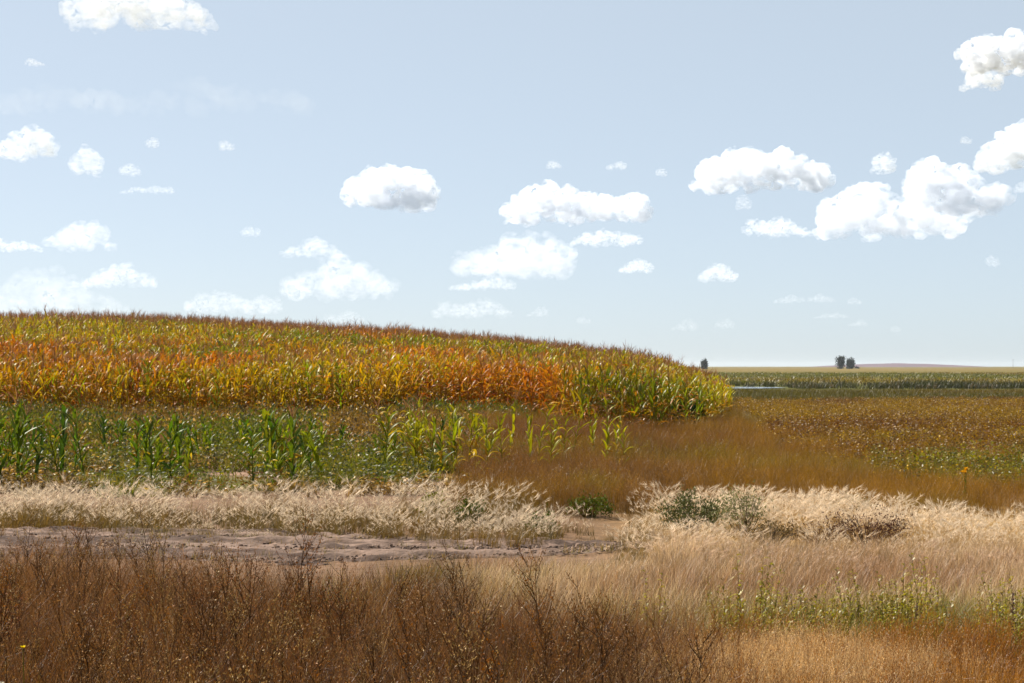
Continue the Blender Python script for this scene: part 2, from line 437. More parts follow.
def build_ground():
    ys = np.concatenate([np.linspace(-60, 6, 23), np.arange(6.4, 42, .22), FH / np.arange(470 - HOR, 0.7, -1.0)[0:1] * 0 + 42])
    inv = 1 / np.linspace(1 / 42.0, 1 / 7000.0, 220)
    ys = np.unique(np.concatenate([ys, inv]))
    xs = np.arange(0, 24, .45); g = 24 * (4800 / 24.0) ** np.linspace(0, 1, 70); xs = np.concatenate([xs, g]); xs = np.unique(np.concatenate([-xs, xs]))
    X, Y = np.meshgrid(xs, ys); Z = gz(X, Y)
    Yp = np.maximum(Y, 1.0); px = 512 + F * X / Yp; py = HOR + FH / Yp
    n1 = fbm(X * .5, Y * .5, 11); n2 = fbm(X * .06, Y * .06, 12)
    soil = np.array([.20, .135, .10]); litter = np.array([.10, .058, .028]); straw = np.array([.34, .23, .11]); olive = np.array([.085, .075, .022])
    c = mixc(litter, soil, n1)
    c = mixc(c, straw, (sstep(480, 510, py) * (1 - sstep(600, 660, py)) * sstep(560, 720, px))[...] * .6)
    ug = sstep(34, 37, Y) * (1 - sstep(60, 72, Y)) * (1 - sstep(430, 470, px)); c = mixc(c, mixc(soil * 1.25, olive, sstep(.4, .6, n1)), ug)
    br = sstep(34, 38, Y) * sstep(430, 470, px); c = mixc(c, (.13, .065, .02), br)
    c = mixc(c, (.10, .065, .025), sstep(58, 72, Y))
    # meadow, far fields in bands
    c = mixc(c, (.07, .06, .012), sstep(98, 112, Y + 14 * (n2 - .5)))
    c = mixc(c, (.07, .07, .02), sstep(180, 190, Y)); c = mixc(c, (.12, .10, .03), sstep(235, 270, Y + 30 * (n2 - .5))); 
    c = mixc(c, mixc((.13, .10, .032), (.095, .09, .028), n2), sstep(330, 420, Y + 120 * (n2 - .5)))
    band = fbm(X * .0015, np.log(Yp) * 5, 21, 2)
    c = mixc(c, (.16, .12, .05), sstep(.5, .62, band) * sstep(480, 560, Y))
    c = mixc(c, (.13, .14, .05), sstep(.56, .66, 1 - band) * sstep(480, 560, Y))
    Z = np.where(Y < 120, Z + (fbm(X * 1.3, Y * 1.3, 31) - .5) * .06, Z)
    s = Soup(); ny, nx = X.shape
    idx = np.arange(ny * nx).reshape(ny, nx)
    q = np.stack([idx[:-1, :-1], idx[:-1, 1:], idx[1:, 1:], idx[1:, :-1]], -1).reshape(-1, 4)
    s.add(np.stack([X, Y, Z], -1).reshape(-1, 3), q, [], c.reshape(-1, 3))
    o = s.build('ground', M_GROUND, smooth=True); tag(o, kind='structure')
build_ground()

def build_track():
    nu, nv = 240, 60
    px = np.linspace(-700, 645, nu); top = FH / (np.interp(px, TRK_TOP_X, TRK_TOP_Y) - HOR); bot = FH / (np.interp(px, TRK_TOP_X, TRK_BOT_Y) - HOR)
    v = np.linspace(0, 1, nv)
    xg = (px[:, None] - 512) / F * ((top + bot) / 2)[:, None] * np.ones(nv)
    e = (fbm(xg * 1.1, xg * 0 + 3, 41) - .5) * .9
    Y = bot[:, None] * (1 - v) + top[:, None] * v + e * (1 - v) * .7
    X = xg; edge = np.minimum(v, 1 - v)[None, :] * np.ones_like(X)
    rut = np.cos((Y - 24.6) * 4.3) * .05 + np.cos((Y - 24) * 13 + X * .4) * .02 * fbm(X * .5, Y * 2, 47)
    tp = sstep(0, .14, edge) * sstep(648, 600, px)[:, None]; Z = gz(X, Y) + .03 * tp - .02 + (.03 + rut * .5 + (fbm(X * 5, Y * 5, 43, 3) - .5) * .10 + (fbm(X * 1.2, Y * 4, 44) - .5) * .08) * tp
    Z = np.where(edge < .02, gz(X, Y) - .06, Z)
    n = fbm(X * .7, Y * 4.5, 45, 4); n2 = fbm(X * 6, Y * 6, 46)
    c = mixc((.075, .052, .042), (.21, .155, .128), sstep(.38, .62, n)); c = mixc(c, (.14, .095, .07), sstep(.62, .75, n2) * .7)
    s = Soup(); idx = np.arange(nu * nv).reshape(nu, nv)
    q = np.stack([idx[:-1, :-1], idx[1:, :-1], idx[1:, 1:], idx[:-1, 1:]], -1).reshape(-1, 4)
    s.add(np.stack([X, Y, Z], -1).reshape(-1, 3), q, [], c.reshape(-1, 3))
    tag(s.build('dirt_track', M_GROUND, smooth=True), kind='structure')
    # loose clods along the track
    T = []
    for _ in range(5):
        t = Tmpl(2); pts = rg.normal(0, 1, (7, 3)); ring = []
        k = 6; rr = rg.uniform(.7, 1.2, k)
        b = 0
        for j in range(k): t.v.append(np.array([math.cos(j * 1.047) * rr[j], math.sin(j * 1.047) * rr[j], -.1])); t.w.append(t._w(0)); t.m.append(rg.uniform(.8, 1.2))
        for j in range(k): t.v.append(np.array([math.cos(j * 1.047) * rr[j] * .6, math.sin(j * 1.047) * rr[j] * .6, .6])); t.w.append(t._w(0)); t.m.append(rg.uniform(.8, 1.2))
        t.v.append(np.array([0, 0, .75])); t.w.append(t._w(0)); t.m.append(1)
        for j in range(k): t.q.append((j, (j + 1) % k, k + (j + 1) % k, k + j)); t.t.append((k + j, k + (j + 1) % k, 2 * k))
        T.append(t.done())
    N = 6000; u = R.integers(0, nu, N); w = R.uniform(.03, .97, N); cx = X[u, 30] + R.uniform(-.03, .03, N); cy = bot[u] * (1 - w) + top[u] * w
    sz = R.uniform(.008, .03, N) * (1 + (R.random(N) < .02) * .7)
    s = Soup(); pal = np.repeat(mixc((.10, .065, .05), (.36, .27, .22), R.random(N))[:, None], 2, 1)
    scat(s, T, cx, cy, sz, sz, pal, sink=-.03)
    B = [tuft(7, .05, .16, .006, (.1, 1.4), (.2, 1.2), 2) for _ in range(5)]
    N = 1500; u = R.integers(0, nu, N); w = R.random(N); cx = X[u, 30] + R.uniform(-.05, .05, N); cy = bot[u] * (1 - w) + top[u] * w; kk = vnoise(cx * 1.3, cy * 2.0, 49) > .5; cx, cy = cx[kk], cy[kk]; N = len(cx)
    c = mixc((.30, .20, .10), (.14, .12, .03), R.random(N)); q = Soup(); scat(q, B, cx, cy, 1.0, R.uniform(.5, 1.3, N), palette(c, c * 1.3), sink=-.02)
    tag(q.build('track_litter', M_GRASS), 'short straw and weeds scattered over the dirt track', 'straw', kind='stuff')
    tag(s.build('soil_clods', M_GROUND), 'small loose clods of dry earth strewn along the track', 'soil clods', kind='stuff')
build_track()

def build_pond():
    s = Soup(); k = 40; u = np.linspace(0, 1, k); X = 19 + u * 8
    yn = 186 + 3 * fbm(u * 5, u * 0, 3) + 9 * u ** 2; yf = 207 - 5 * u ** 2 + 2 * fbm(u * 4, u * 0 + 2, 4)
    V = np.concatenate([np.stack([X, yn, X * 0], -1), np.stack([X, yf, X * 0], -1)]); V[:, 2] = gz(V[:, 0], V[:, 1]).max() + .03
    i = np.arange(k - 1); s.add(V, np.stack([i, i + 1, i + 1 + k, i + k], -1), [], np.full((2 * k, 3), .05))
    tag(s.build('pond_water', water_mat()), kind='structure')
build_pond()

def build_hill():
    s = Soup(); nu, nv = 60, 14; u = np.linspace(-1, 1, nu); v = np.linspace(-1, 1, nv); U, V = np.meshgrid(u, v, indexing='ij')
    hgt = (np.clip(1 - np.abs(U) ** 1.7, 0, 1)) * (1 - V ** 2) * (1 + .15 * (fbm(U * 6, V * 3, 61) - .5))
    X = 945 + U * 210; Y = 4900 + V * 260; Z = -.4 + hgt * 9.2
    idx = np.arange(nu * nv).reshape(nu, nv); q = np.stack([idx[:-1, :-1], idx[1:, :-1], idx[1:, 1:], idx[:-1, 1:]], -1).reshape(-1, 4)
    s.add(np.stack([X, Y, Z], -1).reshape(-1, 3), q, [], mixc((.13, .08, .095), (.09, .065, .08), fbm(U * 9, V * 4, 62)).reshape(-1, 3))
    tag(s.build('hill', M_GROUND, smooth=True), kind='structure')
build_hill()

# ------------------------------------------------------------------ corn field (everything behind its front row is one mass)
GREEN = np.array([.062, .108, .010]); YGREEN = np.array([.29, .27, .012]); GOLD = np.array([.50, .33, .016]); ORANGE = np.array([.50, .19, .012])
RUST = np.array([.25, .07, .014]); STRAWC = np.array([.46, .32, .12]); TASS = np.array([.25, .14, .085])

def corn_pal(X, Y, px):
    N = len(X)
    n = fbm(X * .13, Y * .10, 71); n2 = fbm(X * .45, Y * .3, 72); r = R.random(N)
    d = Y - corn_front(px)                                    # metres behind the front row
    leaf = mixc(YGREEN, GOLD, np.clip(n2 * 1.2 - .25 + (r - .5) * .8 - .15 * sstep(15, 30, d), 0, 1))
    orange = np.clip(sstep(.46, .63, n - .09 * sstep(430, 520, px) * sstep(4, 10, d) + .25 * sstep(1, 6, d) * (1 - sstep(14, 26, d)) * sstep(600, 250, px) + .10 * (px > 400) * (px < 560) * (1 - sstep(0, 5, d)) - .13 * sstep(18, 34, d)), 0, 1)
    orange = np.clip(orange + (r - .5) * .5, 0, 1)
    leaf = mixc(leaf, mixc(ORANGE, RUST, R.random(N) * .6), orange * .85)
    g = sstep(.50, .8, fbm(X * .16 + 40, Y * .13, 73) + .30 * sstep(560, 620, px) * (1 - sstep(705, 730, px)) * (1 - sstep(0, 5, d)))
    leaf = mixc(leaf, GREEN * 1.3, np.clip(g + (R.random(N) - .6) * .4, 0, 1) * .75)
    leaf = mixc(leaf, YGREEN * 1.25, sstep(690, 725, px) * .8)
    dry = mixc(mixc(RUST, STRAWC, R.random(N) ** 2), leaf, .3)
    stalk = mixc(leaf, STRAWC * .6, .5)
    t = TASS * R.uniform(.7, 1.4, (N, 1))
    husk = np.tile(STRAWC * 1.0, (N, 1)) * R.uniform(.8, 1.2, (N, 1))
    return palette(stalk, leaf * jit(N, .8, 1.25), dry, t, husk)

front_row = []
def build_corn_field():
    rows = np.arange(50, 150, .72); Xs, Ys = [], []
    for i, y in enumerate(rows):
        x = np.arange(-48, 16, .24) + R.uniform(-.06, .06, len(np.arange(-48, 16, .24))); Xs.append(x); Ys.append(np.full(len(x), y) + R.normal(0, .06, len(x)) + x * .02)
    X = np.concatenate(Xs); Y = np.concatenate(Ys); px = 512 + F * X / Y
    d = Y - corn_front(px) + (fbm(X * .5, Y * .5, 74) - .5) * 3
    k = (d > 0) & (X < corn_right(Y) + (vnoise(Y, Y * 0, 75) - .5) * 1.2) & (X > -0.32 * Y) & (R.random(len(X)) > .07)
    X, Y, px, d = X[k], Y[k], px[k], d[k]
    near = np.argsort(d + R.random(len(d)) * .8 + 3 * (np.abs(px - 512) > 512))[:95]
    m = np.zeros(len(X), bool); m[near] = True
    front_row.append((X[m], Y[m], px[m]))
    X, Y, px, d = X[~m], Y[~m], px[~m], d[~m]
    N = len(X)
    tw = [join(*[t for _, t in corn(2.0, 11, tassel=True, dry=.35, ears=1)]) for _ in range(8)]
    tn = [join(*[t for _, t in corn(2.0, 11, tassel=False, dry=.30, ears=1)]) for _ in range(8)]
    tass = R.random(N) < (.16 + .84 * sstep(103, 117, Y))
    pick = R.integers(0, 8, N) + np.where(tass, 0, 8)
    hs = R.normal(1.0, .06, N) * (1 + .12 * (vnoise(X * .9, Y * .3, 130) - .5)) * (1 - .30 * sstep(625, 735, px))
    sc = np.stack([hs * R.uniform(.9, 1.15, N), hs], -1)
    P = np.stack([X, Y, gz(X, Y) - .03], -1)
    lean = R.normal(0, .03, (N, 2))
    s = Soup(.72, 1.5); scatter(s, tw + tn, P, R.uniform(0, 6.283, N), sc, corn_pal(X, Y, px), lean, pick)
    tag(s.build('corn_field', M_CORN), 'tall field of ripening gold and orange corn rising over the hill behind its front row', 'corn field', kind='stuff')
    print('corn mass', N)
build_corn_field()

# single corn plants: variants with parts, then copies
def corn_variant(h, pal, **kw):
    parts = corn(h, fine=True, **kw); out = []
    for name, t in parts:
        s = Soup(.76, 1.45); scatter(s, [t], np.zeros((1, 3)), np.zeros(1), np.ones((1, 2)), pal[None]); m = s.mesh(name, M_CORN, smooth=True); out.append((name, m))
    return out
def corn_thing(var, x, y, label, group, s=1.0, lean=0.05):
    r = empty('corn_plant', (x, y, float(gz(x, y)) - .02), R.uniform(0, 6.283), s)
    r.rotation_euler = (R.normal(0, lean), R.normal(0, lean), r.rotation_euler.z)
    for name, me in var:
        o = bpy.data.objects.new(name, me); COL.objects.link(o); o.parent = r
    return tag(r, label, 'corn plant', group)

def build_front_corn():
    X, Y, px = front_row[0]; pal = corn_pal(X, Y, px)
    nv = 18; sel = R.integers(0, len(X), nv); order = np.argsort(px[sel]); 
    lo = [corn_variant(2.0, pal[i], nl=12, dry=.3, ears=int(rg.integers(1, 3)), tassel=bool(rg.random() < .75)) for i in sel]
    for i in range(len(X)):
        dd = np.abs(pal[sel, 1] - pal[i, 1]).sum(1) + R.random(nv) * .05; j = int(np.argmin(dd))
        corn_thing(lo[j], X[i], Y[i], 'full grown ripening corn plant in the front row of the tall field', 'corn plants in the front row of the tall field', R.uniform(.88, 1.06) * float(1 - .30 * sstep(625, 735, px[i])))
    # loose green corn in front of the field
    def gpal(g, d):
        N = 1; leaf = GREEN * R.uniform(.45, 1.25) * (1.05, 1, .7); leaf = leaf * (1 - g) + YGREEN * R.uniform(.8, 1.2) * g
        return np.stack([leaf * .9, leaf, STRAWC * (1 - .5 * R.random()) * d + leaf * (1 - d), TASS, STRAWC])
    gv = [corn_variant(1.5, gpal(R.random() ** 2 * .6, .8), nl=int(rg.integers(9, 14)), dry=.08, droop=float(rg.uniform(.45, 1.05)), ears=int(rg.integers(0, 2)), tassel=bool(rg.random() < .3), lw=.115, LL=.82) for _ in range(12)]
    xs, ys = [], []
    while len(xs) < 118:
        row = int(9 * R.random() ** 1.6); y = 35.4 + row * 1.7 + R.normal(0, .12); p = R.uniform(-60, 480)
        if R.random() < .8 * sstep(300, 480, p) or vnoise(p * .026 + 7, row * .45, 82) < .46: continue
        if row < 2 and (vnoise(p * .02, row * 3.1, 81) < .36): continue
        if 190 < p < 262 and y < 41 and R.random() < .7: continue
        if p > 380 and y < 40: continue
        x = (p - 512) / F * y
        if any(abs(a - x) < .22 and abs(b - y) < .8 for a, b in zip(xs, ys)): continue
        xs.append(x); ys.append(y)
    for x, y in zip(xs, ys):
        corn_thing(gv[R.integers(0, 12)], x, y, 'short green corn plant in the loose rows between pale grass and tall field', 'short green corn in front of the tall field', R.uniform(.55, 1.02) * (.75 + .25 * (y < 41)), .16)
    sing = [(18, 36.2, 1.0, 'dark broad-leaved green corn plant at the near edge of the patch, far left'),
            (152, 36.0, .9, 'dark bushy green corn plant alone at the edge above the pale grass'),
            (293, 36.4, .85, 'lone green corn plant with bare stem beside the bare soil gap'),
            (384, 38.2, .9, 'green corn plant at the corner where the patch meets brown grass')]
    for p, y, s, lab in sing:
        corn_thing(gv[R.integers(0, 12)], (p - 512) / F * y, y, lab, 'short green corn in front of the tall field', s)
    yv = [corn_variant(1.5, gpal(R.uniform(.75, 1.15), .9), nl=int(rg.integers(8, 11)), dry=.35, ears=1, tassel=bool(rg.random() < .3), lw=.09) for _ in range(6)]
    for i in range(50):
        p = 390 + 235 * R.random() ** 1.15; y = 38 + 11 * R.random() ** 1.3
        corn_thing(yv[R.integers(0, 6)], (p - 512) / F * y, y, 'sparse yellow-green corn plant standing in brown grass', 'scattered yellow corn in the brown grass', R.uniform(.6, .95), .14)
build_front_corn()

# ------------------------------------------------------------------ ground cover, one object per kind
def region_fox(X, Y):
    px, py = px_of(X, Y); top = np.interp(px, FOX_X, FOX_TOP); n = (fbm(X * 1.5, Y * 1.5, 91) - .5) * 26
    bot = np.where(px < 600, np.interp(px, [-600, 0, 430, 560, 640], [537, 537, 541, 548, 550]), np.interp(px, [600, 640, 700, 780], [548, 600, 640, 640]))
    return px, py, (py + n * .5 > top) & (py + n < bot)

def build_foxtail():
    T = [foxtail(int(rg.integers(4, 9)), 18, .10, .42) for _ in range(8)]
    TR = [foxtail(11, 14, .12, .40) for _ in range(6)]
    X, Y = wedge(19, 37, 34); px, py, k = region_fox(X, Y)
    k &= R.random(len(X)) < np.where(px > 640, 1 - .55 * sstep(530, 575, py), 1)
    k &= ~((px > 560) & (px < 650) & (R.random(len(X)) < .65))
    k &= ~((px > 655) & (px < 915) & (py > 541) & (py < 558 + 6 * np.sin(px * .05)) & (R.random(len(X)) < .93))
    for sp, sy, sr in ((690, 26.6, .42), (744, 26.2, .40), (772, 24.6, .32), (818, 24.7, .32), (868, 24.6, .45)):
        q = np.hypot(X - (sp - 512) / F * sy, (Y - sy + .25) * .8); k &= q > sr * .9
    X, Y, px, py = X[k], Y[k], px[k], py[k]; N = len(X)
    n = fbm(X * .5, Y * .5, 92)
    right = sstep(600, 690, px)
    bt = vnoise(X * 1.7, Y * 1.7, 121)
    base = mixc(mixc((.05, .045, .010), (.15, .085, .035), bt), (.34, .23, .09), np.clip(right * .9 + (n - .5), 0, 1))
    stem = mixc((.24, .165, .07), (.66, .47, .28), right)
    head = mixc((.92, .77, .60), (.97, .82, .64), right) * jit(N, .9, 1.1)
    pk = sstep(556, 585, py) * right; head = mixc(head, (.68, .46, .33), pk * .7); stem = mixc(stem, (.46, .29, .18), pk * .7)
    h = R.uniform(.5, 1.15, N) * np.where(px < 600, 1.0, .82) * np.where((px < 600) & (py > 524), R.uniform(.5, 1.0, N), 1.0) * (.55 + .9 * n) * (.75 + .5 * vnoise(X * 2.2, Y * 2.2, 120))
    s = Soup(.68); ln = np.stack([R.normal(.26, .16, N), R.normal(0, .12, N)], -1); pl = palette(base, stem, head); m = right > .5
    scat(s, T, X[~m], Y[~m], h[~m], h[~m], pl[~m], ln[~m]); scat(s, TR, X[m], Y[m], h[m] * 1.1, h[m], pl[m], ln[m])
    tag(s.build('foxtail_grass', M_GRASS), 'cream feathery foxtail grass in a pale band along the dirt track', 'grass', kind='stuff'); print('fox', N)
build_foxtail()

def build_brown_grass():
    T = [airy(24, .22, .62, .005, .018) for _ in range(8)]
    X, Y = wedge(29, 100, 20, -.09, .30, fall=1.0); px, py = px_of(X, Y); n = (fbm(X * .5, Y * .5, 93) - .5)
    top = np.interp(px, FOX_X, FOX_TOP)
    k = (py < top + n * 14 + 4) & (Y < np.where(px < 738, corn_front(px) + 1.5, np.interp(px, [738, 800, 880, 960, 1024], [72, 60, 48, 43, 41]) + 24 * n + R.normal(0, 3, len(X)))) & (px > 395 + 60 * n + np.clip(Y - 46, -10, 20) * 0 + np.where(Y < 42, 70, 0))
    X, Y, px = X[k], Y[k], px[k]; N = len(X); n = fbm(X * .25, Y * .25, 94); r = R.random(N)
    right = sstep(640, 760, px)
    st = mixc((.13, .075, .018), (.20, .115, .014), np.clip(right * .8 + (n - .5), 0, 1))
    hd = mixc((.19, .098, .04), (.28, .155, .038), np.clip(right * .7 + (n - .4) + (r - .5) * .3, 0, 1)) * jit(N, .65, 1.35) * (.7 + .6 * fbm(X * .7, Y * .35, 122))[:, None]
    gr = sstep(.66, .8, fbm(X * .6, Y * .6, 95)) * .5; st = mixc(st, (.12, .12, .02), gr)
    h = R.uniform(.55, 1.3, N) * (.45 + .9 * fbm(X * .8, Y * .8, 125)) * np.where(Y < 40, .85, 1.0) * np.where(px > 740, .75, 1.0)
    ol = sstep(.52, .72, fbm(X * .35, Y * .22, 126)); hd = mixc(hd, (.21, .17, .035), ol * .55); dk = sstep(.55, .75, fbm(X * .5 + 31, Y * .3, 127)); hd = mixc(hd, (.15, .06, .03), dk * .6)
    s = Soup(); scat(s, T, X, Y, h * 1.1, h, palette(st, hd), R.normal(0, .1, (N, 2)))
    tag(s.build('brown_grass', M_GRASS), 'fine rust-brown grass below the corn and along the right', 'grass', kind='stuff'); print('brown', N)
build_brown_grass()

def lowk(t):
    t.W = np.stack([t.W[:, 0] + t.W[:, 1], t.W[:, 2]], 1); return t

def build_undergrowth():
    T = [tuft(22, .22, .42, .02, (.8, 1.5), (.2, 1.3)) for _ in range(4)] + [lowk(lowcrop(.42, 26, .05, .09)) for _ in range(4)]
    X, Y = wedge(33.5, 70, 13, -.30, .03); px, py = px_of(X, Y); n = fbm(X * .45, Y * .45, 96)
    k = (px + 150 * (fbm(X * .5, Y * .35, 132) - .5) + R.normal(0, 22, len(X)) < 455) & (Y < corn_front(px) + 1) & (R.random(len(X)) < sstep(.34, .5, n + .25 * sstep(38, 46, Y)))
    k &= ~((px > 185) & (px < 265) & (Y < 41.5) & (R.random(len(X)) < .8))
    X, Y, px, n = X[k], Y[k], px[k], n[k]; N = len(X); r = R.random(N); n2 = fbm(X * .3, Y * .3, 97) + .16 * sstep(42, 38, Y)
    a = mixc((.09, .105, .012), (.17, .10, .035), np.clip(sstep(.46, .66, n2) + (r - .5) * .6, 0, 1)); b = mixc((.20, .19, .02), (.44, .29, .13), np.clip(sstep(.40, .60, n2) + (r - .5) * .6, 0, 1))
    h = R.uniform(.6, 1.3, N) * np.where(Y < 40, .7, 1.0) * (1 + .55 * sstep(44, 52, Y))
    s = Soup(); scat(s, T, X, Y, 1.0, h, palette(a, b))
    tag(s.build('green_undergrowth', M_GRASS), 'olive and brown undergrowth among the short green corn', 'undergrowth', kind='stuff'); print('under', N)
build_undergrowth()

def build_right_crop():
    T = [lowcrop(.5, 30, .032, .062) for _ in range(8)]
    X, Y = wedge(35, 108, 9.0, .09, .32); px, py = px_of(X, Y); n = fbm(X * .12, Y * .12, 98); n2 = fbm(X * .3, Y * .22, 99)
    k = (X > corn_right(Y) + .8 * n2 + .4) & (py < np.interp(px, [730, 800, 880, 960, 1024, 1200], [440, 456, 476, 492, 500, 512]) + (n2 - .5) * 30 + R.normal(0, 7, len(X))) & (R.random(len(X)) < .45 + .55 * sstep(760, 880, px))
    X, Y, px, py, n, n2 = X[k], Y[k], px[k], py[k], n[k], n2[k]; N = len(X); r = R.random(N)
    lf = mixc((.14, .066, .02), (.31, .20, .018), np.clip(sstep(.3, .7, n2) * .7 + (r - .45) * .9, 0, 1))
    grn = np.clip(sstep(.44, .66, n2 + .25 * sstep(436, 484, py) - .12) * sstep(800, 900, px) * sstep(425, 455, py) + sstep(408, 398, py) * .75 * (r < .75), 0, 1)
    lf = mixc(lf, mixc((.085, .095, .014), (.24, .22, .02), r), grn * .9)
    br = mixc(mixc((.52, .34, .05), (.62, .46, .22), R.random(N) ** 2), lf, .35 * R.random(N))
    h = R.uniform(.7, 1.15, N)
    s = Soup(); scat(s, T, X, Y, R.uniform(.9, 1.3, N), h, palette(lf * .7, lf, br))
    tag(s.build('ripening_crop', M_GRASS), 'low speckled gold and brown crop right of the corn', 'crop', kind='stuff'); print('crop', N)
    # meadow beyond, short and olive
    T2 = [tuft(14, .4, .34, .03, (1.0, 1.5), (.1, .7), 1) for _ in range(5)]
    X, Y = wedge(98, 174, 2.2, .05, .32); N = len(X); n = fbm(X * .08, Y * .05, 100)
    a = mixc((.05, .052, .008), (.11, .075, .014), n); s = Soup(); scat(s, T2, X, Y, 1.2, R.uniform(.6, 1.2, N), palette(a, a * 1.5))
    tag(s.build('meadow_grass', M_GRASS), 'short olive meadow grass between crop and pond', 'grass', kind='stuff')
    # reeds round the pond
    T3 = [tuft(24, .55, 1.0, .05, (1.2, 1.55), (.05, .4), 2) for _ in range(6)]
    X, Y = wedge(206, 300, .5, .06, .32); px, py = px_of(X, Y)
    n = fbm(X * .05, Y * .05, 101); k = (Y > 209) & (Y < 226 + 40 * (n - .3)) & (R.random(len(X)) < .35 + .9 * vnoise(X * .12, Y * .1, 105)); X2, Y2 = wedge(190, 212, .6, .14, .34); kk = R.random(len(X2)) < sstep(.35, .75, vnoise(X2 * .09, Y2 * .12, 107)); X2, Y2 = X2[kk], Y2[kk]; X = np.concatenate([X[k], X2]); Y = np.concatenate([Y[k], Y2]); N = len(X); r = R.random(N)
    n = fbm(X * .07, Y * .05, 102)
    a = mixc(mixc((.02, .025, .010), (.055, .053, .017), n), (.11, .09, .03), .8 * sstep(.55, .7, fbm(X * .03, Y * .06, 104))); b = mixc(a * 1.3, (.20, .13, .08), (r < .10) * .8 + 0.0)
    fr = sstep(232, 214, Y); h = R.uniform(.6, 1.2, N) * (.35 + 1.0 * fbm(X * .12, Y * .1, 106)) * (.55 + .2 * fr)
    s = Soup(); scat(s, T3, X, Y, 1.1, h, palette(a, b))
    tag(s.build('reeds', M_GRASS), 'dark green band of reeds along the far side of the pond', 'reeds', kind='stuff')
    # rough stubble and tufts of the far field edge
    T4 = [tuft(12, .9, .5, .12, (1.0, 1.5), (.1, .7), 1) for _ in range(4)]
    X, Y = wedge(238, 620, .06, .05, .30); N = len(X); n = fbm(X * .02, Y * .012, 103)
    a = mixc((.14, .105, .03), (.10, .10, .028), sstep(.4, .6, n)); s = Soup(); scat(s, T4, X, Y, 1.6, R.uniform(.5, 1.2, N), palette(a, a * 1.4))
    tag(s.build('far_grass', M_GRASS), 'pale gold grass covering the far field', 'grass', kind='stuff')
build_right_crop()

# ------------------------------------------------------------------ foreground: dead grass mass, weeds
def fg_density(X, Y):
    px = 512 + F * X / Y
    far = np.interp(px, [-300, 0, 100, 200, 300, 400, 470, 560, 680, 760, 1024, 1400], [17.0, 16.8, 16.4, 15.6, 14.4, 13.6, 13.0, 12.4, 11.8, 10.8, 9.8, 9.6])
    return px, far + (fbm(X * .7, Y * .4, 111) - .5) * 1.6

